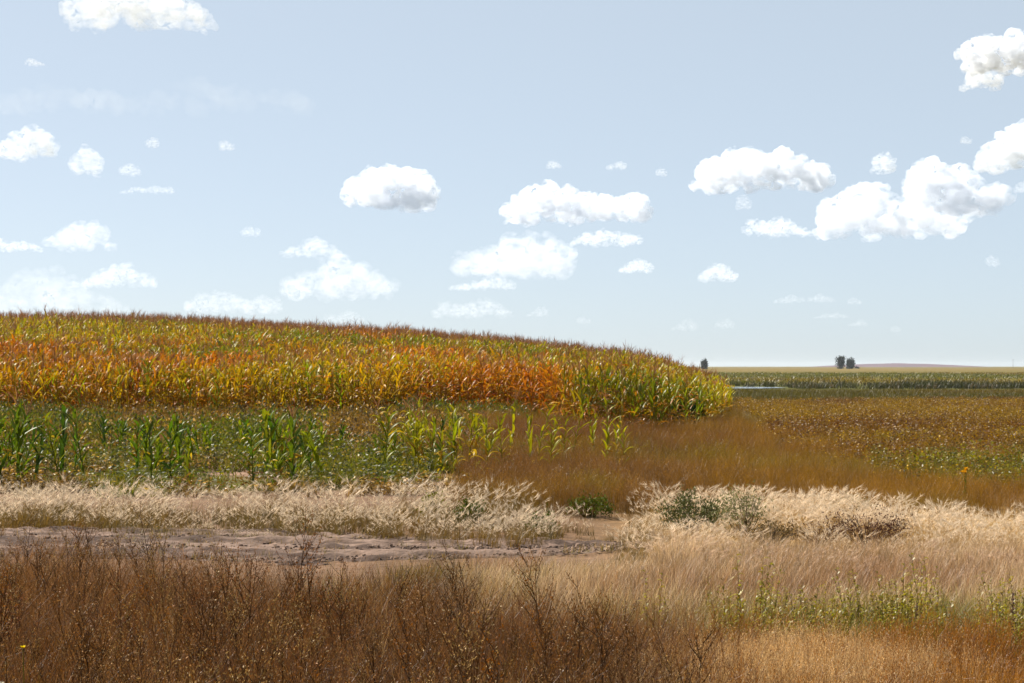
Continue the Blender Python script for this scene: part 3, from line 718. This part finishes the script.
def build_foreground():
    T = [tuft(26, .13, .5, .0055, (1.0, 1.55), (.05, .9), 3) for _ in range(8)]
    X, Y = wedge(6.6, 22, 75, -.31, .31, fall=.25); px, far = fg_density(X, Y); py = HOR + FH / Y
    k = (Y < np.maximum(far + .8, 17.3 + (fbm(X * .7, Y * .7, 118) - .5) * 2) + 3.6 * sstep(330, 450, px) + 1.5 * sstep(630, 700, px)); X, Y, px = X[k], Y[k], px[k]; N = len(X); n = fbm(X * .6, Y * .4, 112); r = R.random(N); pt = HOR + F * (H - .45) / Y
    right = sstep(620, 760, px)
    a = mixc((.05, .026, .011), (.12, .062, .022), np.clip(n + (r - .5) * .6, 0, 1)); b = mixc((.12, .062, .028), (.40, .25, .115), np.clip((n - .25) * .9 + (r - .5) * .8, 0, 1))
    tan = np.clip(sstep(420, 500, px) * sstep(625, 570, pt) + .8 * sstep(690, 730, px) * sstep(935, 880, px) * sstep(612, 630, pt) * sstep(668, 652, pt), 0, 1)
    b = mixc(b, (.74, .55, .36), tan * (.55 + .45 * sstep(.35, .55, fbm(X * .9, Y * .9, 133)))); a = mixc(a, (.26, .16, .07), tan * .6)
    wisp = sstep(.5, .7, fbm(X * .55, Y * 1.1, 134)) * tan; b = mixc(b, (.30, .15, .08), wisp * .7); a = mixc(a, (.13, .07, .03), wisp * .6)
    rust = right * sstep(610, 625, pt) * (1 - tan); b = mixc(b, (.32, .14, .035), rust * .75); a = mixc(a, (.17, .075, .02), rust * .7)
    grn = right * sstep(570, 585, pt) * sstep(628, 610, pt); b = mixc(b, (.22, .21, .035), grn * .8 * (r < .8)); a = mixc(a, (.10, .10, .018), grn * .8)
    low = (fbm(X * 1.3, Y * 1.3, 113) > .62) & (px < 650); b = np.where(low[:, None], mixc(b, (.22, .20, .03), .6), b)
    h = R.uniform(.7, 1.2, N) * np.where(right > .5, .85, 1.0) * (1 - .45 * sstep(17, 20.5, Y) * (px < 660))
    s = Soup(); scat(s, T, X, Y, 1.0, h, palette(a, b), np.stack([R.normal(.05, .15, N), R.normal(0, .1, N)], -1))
    tag(s.build('dead_grass', M_GRASS), 'tangled dead grass filling the foreground', 'grass', kind='stuff'); print('fg grass', N)
    # weeds: nearest individuals as objects, the rest a mass
    W = [weed(rg.uniform(.8, 1.05), int(rg.integers(15, 24)), 15) for _ in range(10)]
    X, Y = wedge(7.5, 18, 16, -.29, .29); px, far = fg_density(X, Y); n = fbm(X * .8, Y * .6, 114)
    k = (Y < far) & (R.random(len(X)) < np.where(px < 700, .5 + .6 * n, .55 * sstep(.45, .7, n) + .45 * (Y < 10.5)))
    X, Y, px = X[k], Y[k], px[k]; N = len(X); r = R.random(N)
    st = mixc((.06, .03, .015), (.20, .105, .05), r); sd = mixc((.10, .048, .022), (.36, .21, .10), np.clip(fbm(X * .7, Y * .7, 115) * 1.3 - .2 + (r - .5) * .5, 0, 1))
    sd = mixc(sd, (.24, .095, .05), sstep(.45, .7, fbm(X * .5 + 9, Y * .5, 123)) * .7); sd = mixc(sd, (.40, .27, .13), (R.random(N) < .14) * .8)
    sd = mixc(sd, (.30, .12, .03), (px > 720) * .6)
    pale = np.tile((.50, .38, .24), (N, 1))
    h = R.uniform(.5, 1.0, N) ** .8 * np.where(px > 700, .62, 1.0); pal = palette(st, sd, pale)
    own = np.zeros(N, bool); own[R.choice(N, min(180, N // 3), replace=False)] = True
    P = np.stack([X, Y, gz(X, Y)], -1); rot = R.uniform(0, 6.283, N); lean = R.normal(0, .1, (N, 2)); sc = np.stack([h, h], -1)
    J = [join(a, b) for a, b in W]
    s = Soup(); m = ~own; scatter(s, J, P[m], rot[m], sc[m], pal[m], lean[m])
    tag(s.build('dry_weeds', M_WEED), 'thicket of dead brown weeds filling the foreground', 'weeds', kind='stuff'); print('weeds', N)
    vs = []
    for i, (a, b) in enumerate(W):
        out = []
        pl = pal[int(R.integers(0, N))][None]
        for nm, t in (('stem', a), ('foliage', b)):
            q = Soup(); scatter(q, [t], np.zeros((1, 3)), np.zeros(1), np.ones((1, 2)), pl); out.append((nm, q.mesh(nm, M_WEED)))
        vs.append(out)
    def weed_thing(v, x, y, s_, label, group, name='dried_weed', cat='weed', tilt=.09):
        r_ = empty(name, (x, y, float(gz(x, y))), R.uniform(0, 6.283), s_); r_.rotation_euler = (R.normal(0, tilt), R.normal(0, tilt), r_.rotation_euler.z)
        for nm, me in v:
            o = bpy.data.objects.new(nm, me); COL.objects.link(o); o.parent = r_
        return tag(r_, label, cat, group)
    for i in np.nonzero(own)[0]:
        weed_thing(vs[int(R.integers(0, 10))], X[i], Y[i], h[i] * 1.12, 'dead brown branching weed rising from the foreground thicket', 'dead brown weeds in the foreground')
    # rust-coloured airy grass, lower right
    A = [airy(30, .16, .48, .004, .012) for _ in range(6)]
    X, Y = wedge(7.2, 14.2, 60, .06, .31); px = 512 + F * X / Y; n = fbm(X * .9, Y * .7, 117); pt = HOR + F * (H - .4) / Y
    k = (R.random(len(X)) < sstep(640, 760, px)) & (R.random(len(X)) < .25 + n) & ~((px > 700) & (px < 885) & (Y > 11.6) & (Y < 13.2) & (R.random(len(X)) < .85)); X, Y, n = X[k], Y[k], n[k]; N = len(X)
    a = mixc((.10, .048, .016), (.17, .085, .026), n); b = mixc((.21, .085, .032), (.38, .20, .075), np.clip(n + R.normal(0, .2, N), 0, 1))
    s = Soup(); scat(s, A, X, Y, 1.0, R.uniform(.7, 1.2, N), palette(a, b), R.normal(0, .1, (N, 2)))
    ps = R.normal(790, 75, 900); Y = R.normal(12.5, .55, 900); X = (ps - 512) / F * Y; c = mixc((.62, .45, .27), (.40, .22, .09), np.clip(R.normal(.3, .35, 900), 0, 1))
    q = Soup(); scat(q, A, X, Y, 1.0, R.uniform(.7, 1.0, 900), palette(c * .6, c), R.normal(0, .1, (900, 2)))
    tag(q.build('straw_grass', M_GRASS), 'small patch of pale straw grass below the green weeds', 'grass', kind='stuff')
    X, Y = wedge(7.0, 17.5, 62, -.31, .16); px, far = fg_density(X, Y); n = fbm(X * .6, Y * .5, 124); k = (Y < far + 1.2) & (R.random(len(X)) < .15 + 1.1 * n) & (R.random(len(X)) < sstep(790, 640, px)); X, Y, n = X[k], Y[k], n[k]; N = len(X)
    A2 = [airy(24, .15, .74, .004, .011) for _ in range(6)]; r = R.random(N)
    a = mixc((.05, .024, .012), (.11, .056, .025), r); b = mixc(mixc((.10, .044, .022), (.40, .235, .125), np.clip((n - .3) * 1.4 + (r - .5) * .9, 0, 1)), (.20, .09, .03), (R.random(N) < .3) * .6)
    q = Soup(); scat(q, A2, X, Y, 1.0, R.uniform(.55, 1.15, N), palette(a, b), R.normal(0, .12, (N, 2)))
    tag(q.build('red_brown_grass', M_GRASS), 'fine red-brown grass woven through the dead weeds', 'grass', kind='stuff')
    GS = [join(*leafy(.6, 22, .08, .016)) for _ in range(5)]
    X, Y = wedge(7.2, 12.5, 5, -.30, .2); k = (fbm(X * .9, Y * .8, 131) > .52) & (R.random(len(X)) < sstep(11.5, 8.5, Y)); X, Y = X[k], Y[k]; N = len(X); c = mixc((.16, .15, .02), (.34, .27, .03), R.random(N))
    q = Soup(); scat(q, GS, X, Y, 1.0, R.uniform(.8, 1.2, N), palette(c * .7, c, c))
    tag(q.build('green_sprigs', M_GRASS), 'yellow-green sprigs mixed into the dead weeds at the bottom', 'weeds', kind='stuff')
    # thin pale stalks standing through the dead weeds
    B = [tuft(5, .10, .85, .004, (1.25, 1.55), (.0, .35), 3) for _ in range(6)]
    X, Y = wedge(7.2, 16, 9, -.30, .14); N = len(X); c = mixc((.22, .12, .05), (.58, .42, .24), R.random(N) ** 1.5)
    q = Soup(); scat(q, B, X, Y, 1.0, R.uniform(.6, 1.1, N), palette(c * .7, c), R.normal(0, .2, (N, 2)))
    tag(q.build('pale_stalks', M_GRASS), 'thin pale dead stalks standing through the brown weeds', 'grass', kind='stuff')
    tag(s.build('rusty_grass', M_GRASS), 'rust-red fine grass along the lower right', 'grass', kind='stuff')
    # leafy green weeds on the right
    Lf = [leafy(rg.uniform(.45, .68), 26) for _ in range(8)]; lv = []
    for a, b in Lf:
        out = []; g = R.random(); pl = np.stack([np.array((.16, .12, .04)), np.array((.23, .225, .016)) * (1 - g) + np.array((.38, .32, .03)) * g, np.array((.26, .17, .06))])[None]
        for nm, t in (('stem', a), ('leaves', b)):
            q = Soup(); scatter(q, [t], np.zeros((1, 3)), np.zeros(1), np.ones((1, 2)), pl); out.append((nm, q.mesh(nm, M_GRASS)))
        lv.append(out)
    for i in range(150):
        p = R.uniform(690, 1060); y = R.uniform(13.7, 16.0)
        if vnoise(p * .02, y * .8, 116) < .3: continue
        weed_thing(lv[int(R.integers(0, 8))], (p - 512) / F * y, y, R.uniform(.7, 1.1), 'upright leafy yellow-green weed in the strip below the pale grass', 'leafy green weeds at the lower right', 'leafy_weed', 'weed', .06)
    for p, y, s_, lab in ((742, 14.6, 1.2, 'tallest leafy green weed, standing above the others on the strip'), (660, 14.8, 1.0, 'thin green weed alone among tan grass left of the green strip')):
        weed_thing(lv[2], (p - 512) / F * y, y, s_, lab, 'leafy green weeds at the lower right', 'leafy_weed', 'weed', .03)
    return weed_thing
weed_thing = build_foreground()

# ------------------------------------------------------------------ shrubs, flowers, seed stalks
def bush(name, label, cat, p, Y, w, h, leaf, stem, n=2200, L=.05, W=.018, upright=.6, group=None, gap=.35):
    S, G = Tmpl(1), Tmpl(1); w0 = S._w(0)
    for k in range(46):
        a = rg.uniform(0, 6.283); r = math.sqrt(rg.random()); e = hdir(a) * r * w * .5 + UP * h * math.sqrt(max(0, 1 - .8 * r * r)) * rg.uniform(.7, 1.0)
        S.tube([hdir(a) * r * w * .12, e * .55 + UP * h * .05, e], [.006, .004, .0015], w0, 3)
    cl = [(rg.uniform(0, 6.283), math.sqrt(rg.random()), rg.uniform(.35, 1.0)) for _ in range(42)]
    for k in range(n):
        a, r, z = cl[int(rg.integers(0, len(cl)))]
        c = hdir(a) * r * w * .46 + UP * h * z * math.sqrt(max(0.05, 1 - .75 * r * r)); p3 = c + rg.normal(0, 1, 3) * (w * .08, w * .08, h * .12)
        if p3[2] < .02: continue
        d = unit(UP * upright + rg.normal(0, .6, 3)); sd = unit(np.cross(d, rg.normal(0, 1, 3)))
        G.diamond(p3, d, sd, L * rg.uniform(.7, 1.4), W * rg.uniform(.7, 1.3), w0, rg.uniform(.6, 1.4))
    X = (p - 512) / F * Y; e = empty(name, (X, Y, float(gz(X, Y))))
    for nm, t, c, m in (('stems', S.done(), stem, M_WEED), ('foliage', G.done(), leaf, M_WEED)):
        q = Soup(); scatter(q, [t], np.zeros((1, 3)), np.zeros(1), np.ones((1, 2)), np.array(c)[None, None]); q.build(nm, m, e)
    return tag(e, label, cat, group)

bush('green_shrub', 'rounded grey-green shrub at the edge of the pale foxtail grass', 'shrub', 690, 26.6, .85, .50, (.115, .12, .05), (.12, .09, .05), 1900)
bush('silvery_shrub', 'loose silvery green shrub right of the darker rounded shrub', 'shrub', 744, 26.2, .95, .62, (.24, .235, .12), (.16, .12, .07), 1100, .05, .014)
bush('brown_shrub', 'low dark brown shrub just below the silvery green shrub', 'shrub', 772, 24.6, .8, .34, (.10, .07, .03), (.08, .05, .03), 900, .03, .014)
bush('brown_shrub', 'dark purple-brown low shrub on the pale grass, widest of the brown ones', 'shrub', 868, 24.6, 1.1, .46, (.085, .04, .028), (.08, .045, .03), 1500, .03, .014)
bush('brown_shrub', 'small dark brown shrub between the silvery shrub and the widest brown one', 'shrub', 818, 24.7, .8, .27, (.11, .06, .04), (.08, .045, .03), 600, .03, .014)
bush('round_weed', 'round grey-green tumbleweed in front of the orange corn, far left', 'weed', 40, 62, 1.3, .75, (.15, .16, .07), (.12, .10, .05), 2600, .06, .02)
bush('leafy_shrub', 'dark green leafy bush at the lower right corner of the corn field', 'shrub', 686, 62.5, 1.1, 1.05, (.035, .065, .016), (.08, .07, .03), 2200, .12, .06, .3)
for i, (p, Y, w, h, lab) in enumerate([(590, 29.0, .7, .32, 'low green plant beside the end of the dirt track'), (540, 26.3, .5, .28, 'small bright green clump where the track narrows'), (470, 27.6, .5, .34, 'green clump inside the foxtail grass above the track'), (432, 28.2, .4, .40, 'yellow-green clump rising from the foxtail grass'),
      (852, 30.6, .6, .22, 'small green clump at the border of brown and pale grass'), (150, 47, 1.2, .5, 'dark green bush inside the short corn patch')]):
    bush('green_clump', lab, 'plant', p, Y, w, h, (.10, .12, .022) if i != 3 else (.22, .21, .03), (.14, .11, .04), 700, .05, .02)

def flower_plant(p, Y, h, cols, nf, label, name, group=None, fs=.03):
    T, S = Tmpl(2), Tmpl(2); heads = []
    for k in range(nf):
        e = rg.normal(0, .07, 3) * (1, 1, 0) + UP * h * rg.uniform(.7, 1.0); S.tube([np.zeros(3), e * .5 + rg.normal(0, .01, 3), e], [.004, .003, .002], S._w(0), 3); heads.append(e)
        for j in range(6):
            t = rg.uniform(.2, .9); d = unit(rg.normal(0, 1, 3) + UP * .4); S.diamond(e * t, d, unit(np.cross(d, UP)), .06, .016, S._w(0), rg.uniform(.7, 1.3))
        for j in range(12):
            d = unit(hdir(j * .5236) + UP * rg.uniform(.5, 1.3)); T.diamond(e, d, unit(np.cross(d, UP)), fs, fs * .5, T._w(0), rg.uniform(.85, 1.15))
        for j in range(8):
            d = unit(hdir(j * .785) * .5 + UP); T.diamond(e, d, unit(np.cross(d, UP + .01)), fs * .5, fs * .4, T._w(1))
    X = (p - 512) / F * Y; o = empty(name, (X, Y, float(gz(X, Y))))
    for nm, t, c in (('stems', S.done(), [(.12, .13, .03)] * 2), ('blossoms', T.done(), cols)):
        q = Soup(); scatter(q, [t], np.zeros((1, 3)), np.zeros(1), np.ones((1, 2)), np.array(c, float)[None]); q.build(nm, M_CORN, o)
    return tag(o, label, 'flower', group)
flower_plant(965, 31.5, .62, [(.75, .42, .01), (.5, .2, .01)], 7, 'small clump of yellow-orange flowers against the brown grass', 'yellow_flowers', fs=.05)
flower_plant(25, 9.4, .97, [(.85, .65, .01), (.8, .5, .01)], 1, 'bright yellow flower among the dead weeds, lower left', 'yellow_flower', fs=.022)
flower_plant(12, 9.4, .97, [(.8, .75, .62), (.7, .6, .4)], 1, 'fluffy white seed head beside the bright yellow flower', 'white_flower', fs=.018)

def seed_stalk(p, Y, h, label):
    S, G = Tmpl(1), Tmpl(1); S.tube([np.zeros(3), UP * h * .5, UP * h], [.007, .006, .003], S._w(0), 5)
    for k in range(120):
        f = rg.uniform(.35, 1); a = rg.uniform(0, 6.283); d = unit(hdir(a) + UP * rg.uniform(.2, 1)); G.diamond(UP * h * f, d, unit(np.cross(d, UP)), .055 * (1.35 - f), .016, G._w(0), rg.uniform(.6, 1.4))
    X = (p - 512) / F * Y; o = empty('seed_stalk', (X, Y, float(gz(X, Y))))
    for nm, t, c in (('stem', S.done(), (.12, .07, .05)), ('seed_head', G.done(), (.17, .12, .11))):
        q = Soup(); scatter(q, [t], np.zeros((1, 3)), np.zeros(1), np.ones((1, 2)), np.array(c)[None, None]); q.build(nm, M_WEED, o)
    tag(o, label, 'weed')
seed_stalk(917, 14.2, .50, 'grey-brown dock stalk standing in rusty grass below the green weeds')
seed_stalk(1013, 14.4, .56, 'purple-grey dock stalk near the right border, taller of the two')

# ------------------------------------------------------------------ far trees and pole
def tree(p, Y, h, w, label, lean=0.0, dens=900, split=2):
    X = (p - 512) / F * Y; o = empty('broadleaf_tree', (X, Y, float(gz(X, Y)))); S, G = Tmpl(1), Tmpl(1); w0 = S._w(0)
    tops = []
    S.tube([np.zeros(3) - UP * .2, np.array([lean * .2, 0, h * .18]), np.array([lean * .5, 0, h * .42])], [.36, .28, .2], w0, 7)
    for k in range(8):
        a = k * 2.4 + rg.uniform(-.4, .4); b = np.array([lean * .4, 0, h * rg.uniform(.16, .42)]); e = np.array([lean, 0, 0]) + hdir(a) * w * rg.uniform(.2, .46) + UP * h * rg.uniform(.5, .93)
        m = (b + e) / 2 + UP * h * .05; S.tube([b, m, e], [.15, .09, .03], w0, 5); tops += [(e, rg.uniform(.6, 1.1)), (m * .4 + e * .6, .8)]
    for k in range(dens):
        c, r = tops[int(rg.integers(0, len(tops)))]; q = c + rg.normal(0, 1, 3) * np.array([w * .12, w * .12, h * .08]) * r - UP * abs(rg.normal(0, 1)) * h * .34
        if q[2] < .2: q[2] = rg.uniform(.2, h * .4)
        d = unit(rg.normal(0, 1, 3)); G.diamond(q, d, unit(np.cross(d, rg.normal(0, 1, 3))), .85 * rg.uniform(.6, 1.3), .6, w0, rg.uniform(.55, 1.5))
    for nm, t, c, m in (('trunk', S.done(), (.05, .04, .03), M_BARK), ('crown', G.done(), (.022, .034, .022), M_WEED)):
        q = Soup(); scatter(q, [t], np.zeros((1, 3)), np.zeros(1), np.ones((1, 2)), np.array(c)[None, None]); q.build(nm, m, o)
    tag(o, label, 'tree', 'lone trees on the far field')
tree(841.5, 1500, 10.2, 7.0, 'dark lone tree on the horizon, taller of the close pair', -.6, 1900)
tree(849.5, 1506, 9.2, 6.2, 'dark lone tree on the horizon, shorter and straighter of the close pair', .8, 1700)
tree(703.5, 1400, 8.4, 4.6, 'small dark tree on the horizon just above the end of the corn field', .6, 1300)
bush('horizon_bush', 'tiny low bush just right of the pair of horizon trees', 'bush', 857, 1490, 3.5, 1.7, (.05, .04, .035), (.05, .04, .03), 260, .5, .4)

def pole():
    X = (1013 - 512) / F * 2400; o = empty('utility_pole', (X, 2400, 0)); S, A = Tmpl(1), Tmpl(1)
    S.tube([UP * -.2, UP * 10.5], [.17, .12], S._w(0), 8); A.tube([np.array([-1.2, 0, 9.7]), np.array([1.2, 0, 9.7])], [.08, .08], A._w(0), 4)
    for nm, t in (('post', S.done()), ('crossarm', A.done())):
        q = Soup(); scatter(q, [t], np.zeros((1, 3)), np.zeros(1), np.ones((1, 2)), np.array((.16, .13, .11))[None, None]); q.build(nm, M_BARK, o)
    tag(o, 'faint utility pole on the far horizon near the right border', 'pole')
pole()

# ------------------------------------------------------------------ clouds: real bodies of vapour, flat-based, far outside the haze
def cloud(x0, x1, yt, yb, tau, label, bumps=None, group='cumulus clouds', seed=0, alt=700.0):
    q = np.random.default_rng(seed + 100)
    D = alt / ((HOR - yb) / F) if yb < HOR - 20 else alt / (20 / F)
    W = (x1 - x0) / F * D; Hh = (yb - yt) / F * D; cx = ((x0 + x1) / 2 - 512) / F * D; z0 = H + (HOR - yb) / F * D
    dep = min(W, Hh * 3.0) * .5
    if bumps is None:
        nb = max(2, int(W / Hh)); bumps = [(q.uniform(.1, .9), q.uniform(.45, .9)) for _ in range(nb)]; bumps[int(q.integers(0, nb))] = (q.uniform(.3, .7), 1.0)
    bw = .9 * Hh / W + .10
    V, T = [], []; n = 0
    t = (1 + 5 ** .5) / 2
    ico = np.array([(-1, t, 0), (1, t, 0), (-1, -t, 0), (1, -t, 0), (0, -1, t), (0, 1, t), (0, -1, -t), (0, 1, -t), (t, 0, -1), (t, 0, 1), (-t, 0, -1), (-t, 0, 1)]) / math.sqrt(1 + t * t)
    fc = np.array([(0, 11, 5), (0, 5, 1), (0, 1, 7), (0, 7, 10), (0, 10, 11), (1, 5, 9), (5, 11, 4), (11, 10, 2), (10, 7, 6), (7, 1, 8), (3, 9, 4), (3, 4, 2), (3, 2, 6), (3, 6, 8), (3, 8, 9), (4, 9, 5), (2, 4, 11), (6, 2, 10), (8, 6, 7), (9, 8, 1)])
    e = {}; ico = list(ico); f2 = []
    def mid(a, b):
        k = (min(a, b), max(a, b))
        if k not in e:
            m = ico[a] + ico[b]; ico.append(m / np.linalg.norm(m)); e[k] = len(ico) - 1
        return e[k]
    for a, b, c in fc:
        ab, bc, ca = mid(a, b), mid(b, c), mid(c, a); f2 += [(a, ab, ca), (b, bc, ab), (c, ca, bc), (ab, bc, ca)]
    ico = np.array(ico); f2 = np.array(f2)
    np_ = int(34 + 26 * W / Hh)
    for k in range(np_):
        u = q.uniform(0.04, .96); prof = max(b * math.exp(-((u - c) / bw) ** 2) for c, b in bumps); prof = max(prof, .22 * math.sin(math.pi * u) ** .5)
        yd = q.normal(0, .38); r = Hh * q.uniform(.10, .24) * (.55 + .6 * prof)
        z = max(0, (prof * Hh - r)) * q.uniform(.0, 1.0) ** .6 * math.exp(-yd * yd)
        c = np.array([(u - .5) * (W - 2 * r), yd * dep, z + r * .25]); v = ico * r + c; v[:, 2] = np.where(v[:, 2] < 0, v[:, 2] * .10, v[:, 2])
        V.append(v); T.append(f2 + n); n += len(v)
    V = np.concatenate(V); T = np.concatenate(T)
    me = bpy.data.meshes.new('cloud'); me.from_pydata(V.tolist(), [], T.tolist()); me.update()
    o = bpy.data.objects.new('cloud', me); COL.objects.link(o); o.location = (cx, D, z0)
    md = o.modifiers.new('merge', 'REMESH'); md.mode = 'VOXEL'; md.voxel_size = max(Hh / 24, W / 110)
    for sc_, st in ((.34, .34), (.12, .14)):
        tx = bpy.data.textures.new('billow', 'CLOUDS'); tx.noise_scale = Hh * sc_; tx.noise_depth = 2
        dm = o.modifiers.new('billow', 'DISPLACE'); dm.texture = tx; dm.texture_coords = 'GLOBAL'; dm.strength = Hh * st; dm.mid_level = .42
    me.materials.append(cloud_mat('cloud_vapour', tau * (1.0 if tau > 6.5 else .48) / Hh * (1.0 if tau < 1 else min(1.0, .35 + .65 * (HOR - 60 - yb) / 130) if yb > 176 else 1.0), Hh * (1 if tau > .5 else 6)))
    return tag(o, label, 'cloud', group)
CL = [
 (335, 443, 162, 207, 9, 'compact domed white cloud with grey lower right, alone in mid sky above the corn', [(.22, .6), (.45, 1.0), (.68, .85), (.85, .4)]),
 (495, 655, 182, 220, 9, 'long flat-based white cloud with a bright hump left of its middle', [(.1, .5), (.32, 1.0), (.55, .8), (.85, .75)]),
 (682, 840, 147, 188, 8, 'broad white cloud bank at upper right, left of the two it nearly joins', [(.15, .75), (.38, 1.0), (.62, .9), (.88, .6)]),
 (812, 968, 183, 234, 7, 'wide sagging white cloud touching the bank above it on the right', [(.3, 1.0), (.55, .7), (.85, .45)]),
 (896, 1010, 158, 212, 8, 'white cloud with a blue-grey hollow, rightmost of the joined bank', [(.25, 1.0), (.5, .8), (.8, .55)]),
 (870, 897, 152, 172, 4, 'small round white puff just above the joined cloud bank', None),
 (952, 1060, 32, 70, 8, 'bright white cloud cut by the right border, highest on that side', [(.3, .9), (.6, 1.0)]),
 (960, 1005, 66, 88, 6, 'small white cloud tucked under the highest right-hand cloud', None),
 (976, 1075, 122, 166, 7, 'white cloud cut by the right border above the joined bank', [(.5, 1.0)]),
 (62, 218, -22, 23, 5, 'flat wispy white cloud cut by the top border, left of centre', None),
 (-12, 58, 126, 156, 5, 'lumpy white cloud at the left border in mid sky', [(.65, 1.0), (.3, .5)]),
 (66, 104, 147, 174, 3, 'small ragged white cloud right of the lumpy one at the left border', None),
 (-40, 42, 234, 250, 4, 'flat white cloud strip at the left border above the hill', None),
 (44, 113, 218, 248, 4, 'wedge-shaped white cloud beside the flat strip at the left', [(.6, 1.0), (.3, .5)]),
 (-30, 125, 266, 313, 3, 'large pale hazy cloud resting low over the left end of the hill', None),
 (68, 162, 262, 286, 4, 'soft white cloud above the large pale hazy one at left', None),
 (180, 285, 290, 313, 3.5, 'low pale cloud just above the crest of the corn hill', None),
 (278, 402, 252, 297, 5, 'hump-backed white cloud over the corn, with thin shelves under it', [(.5, 1.0), (.25, .5), (.85, .5)]),
 (276, 346, 237, 256, 2.5, 'thin streaky cloud above the hump-backed cloud', None),
 (445, 582, 227, 274, 5, 'stacked white cloud with stepped layers below the long flat-based cloud', [(.65, 1.0), (.35, .6), (.15, .4)]),
 (468, 546, 254, 273, 4, 'flat lower layer under the stacked white cloud', None),
 (567, 646, 228, 245, 4, 'flat white strip of cloud right of the stacked cloud', None),
 (446, 520, 274, 289, 3.5, 'narrow white cloud strip below the stacked cloud', None),
 (428, 516, 297, 317, 3, 'faint low cloud above the middle of the corn crest', None),
 (617, 656, 258, 272, 4, 'small flat white cloud alone right of the stacked cloud', None),
 (697, 740, 263, 281, 5, 'small domed white cloud alone in the lower sky right of the corn', [(.5, 1.0)]),
 (740, 816, 217, 235, 4, 'small white cloud hanging below the broad bank', None),
 (118, 178, 185, 193, 1.2, 'thin faint streak of cloud in the left mid sky', None),
 (320, 366, 310, 323, 2, 'faint low puff touching the corn crest left of centre', None),
 (-60, 330, 78, 112, .22, 'wide faint veil of high cloud across the upper left sky', None),
]
TINY = [(670, 700, 318, 330), (714, 736, 318, 328), (772, 806, 294, 303), (806, 836, 293, 302), (846, 863, 297, 304), (985, 1000, 255, 266), (605, 628, 161, 169), (735, 753, 195, 209),
        (847, 868, 319, 326), (890, 902, 325, 332), (545, 562, 160, 168), (218, 236, 140, 150), (24, 46, 58, 65), (145, 160, 137, 147), (960, 972, 136, 144), (525, 550, 306, 316), (575, 592, 316, 324), (240, 262, 226, 236), (1012, 1040, 180, 192), (655, 668, 168, 176), (812, 850, 312, 318), (116, 142, 163, 175)]
for i, c in enumerate(CL): cloud(*c[:6], bumps=c[6], seed=i)
for i, c in enumerate(TINY): cloud(*c, 1.3, 'tiny faint scrap of cloud alone in open sky', group='tiny scraps of cloud', seed=200 + i)

def build_haze():
    x0, x1, y0, y1, z0, z1 = -4900, 4900, -120, 7100, -2.0, 14.0
    v = [(x, y, z) for x in (x0, x1) for y in (y0, y1) for z in (z0, z1)]
    me = bpy.data.meshes.new('haze'); me.from_pydata(v, [], [(0, 1, 3, 2), (4, 6, 7, 5), (0, 4, 5, 1), (2, 3, 7, 6), (0, 2, 6, 4), (1, 5, 7, 3)]); me.update()
    o = bpy.data.objects.new('haze', me); COL.objects.link(o)
    m, n, l = nt('haze_air'); out = n.new('ShaderNodeOutputMaterial'); vol = n.new('ShaderNodeVolumePrincipled')
    vol.inputs['Color'].default_value = (.80, .88, 1.0, 1); vol.inputs['Density'].default_value = 0.00004; vol.inputs['Anisotropy'].default_value = 0.3
    l.new(vol.outputs[0], out.inputs['Volume']); me.materials.append(m); tag(o, kind='stuff')
build_haze()
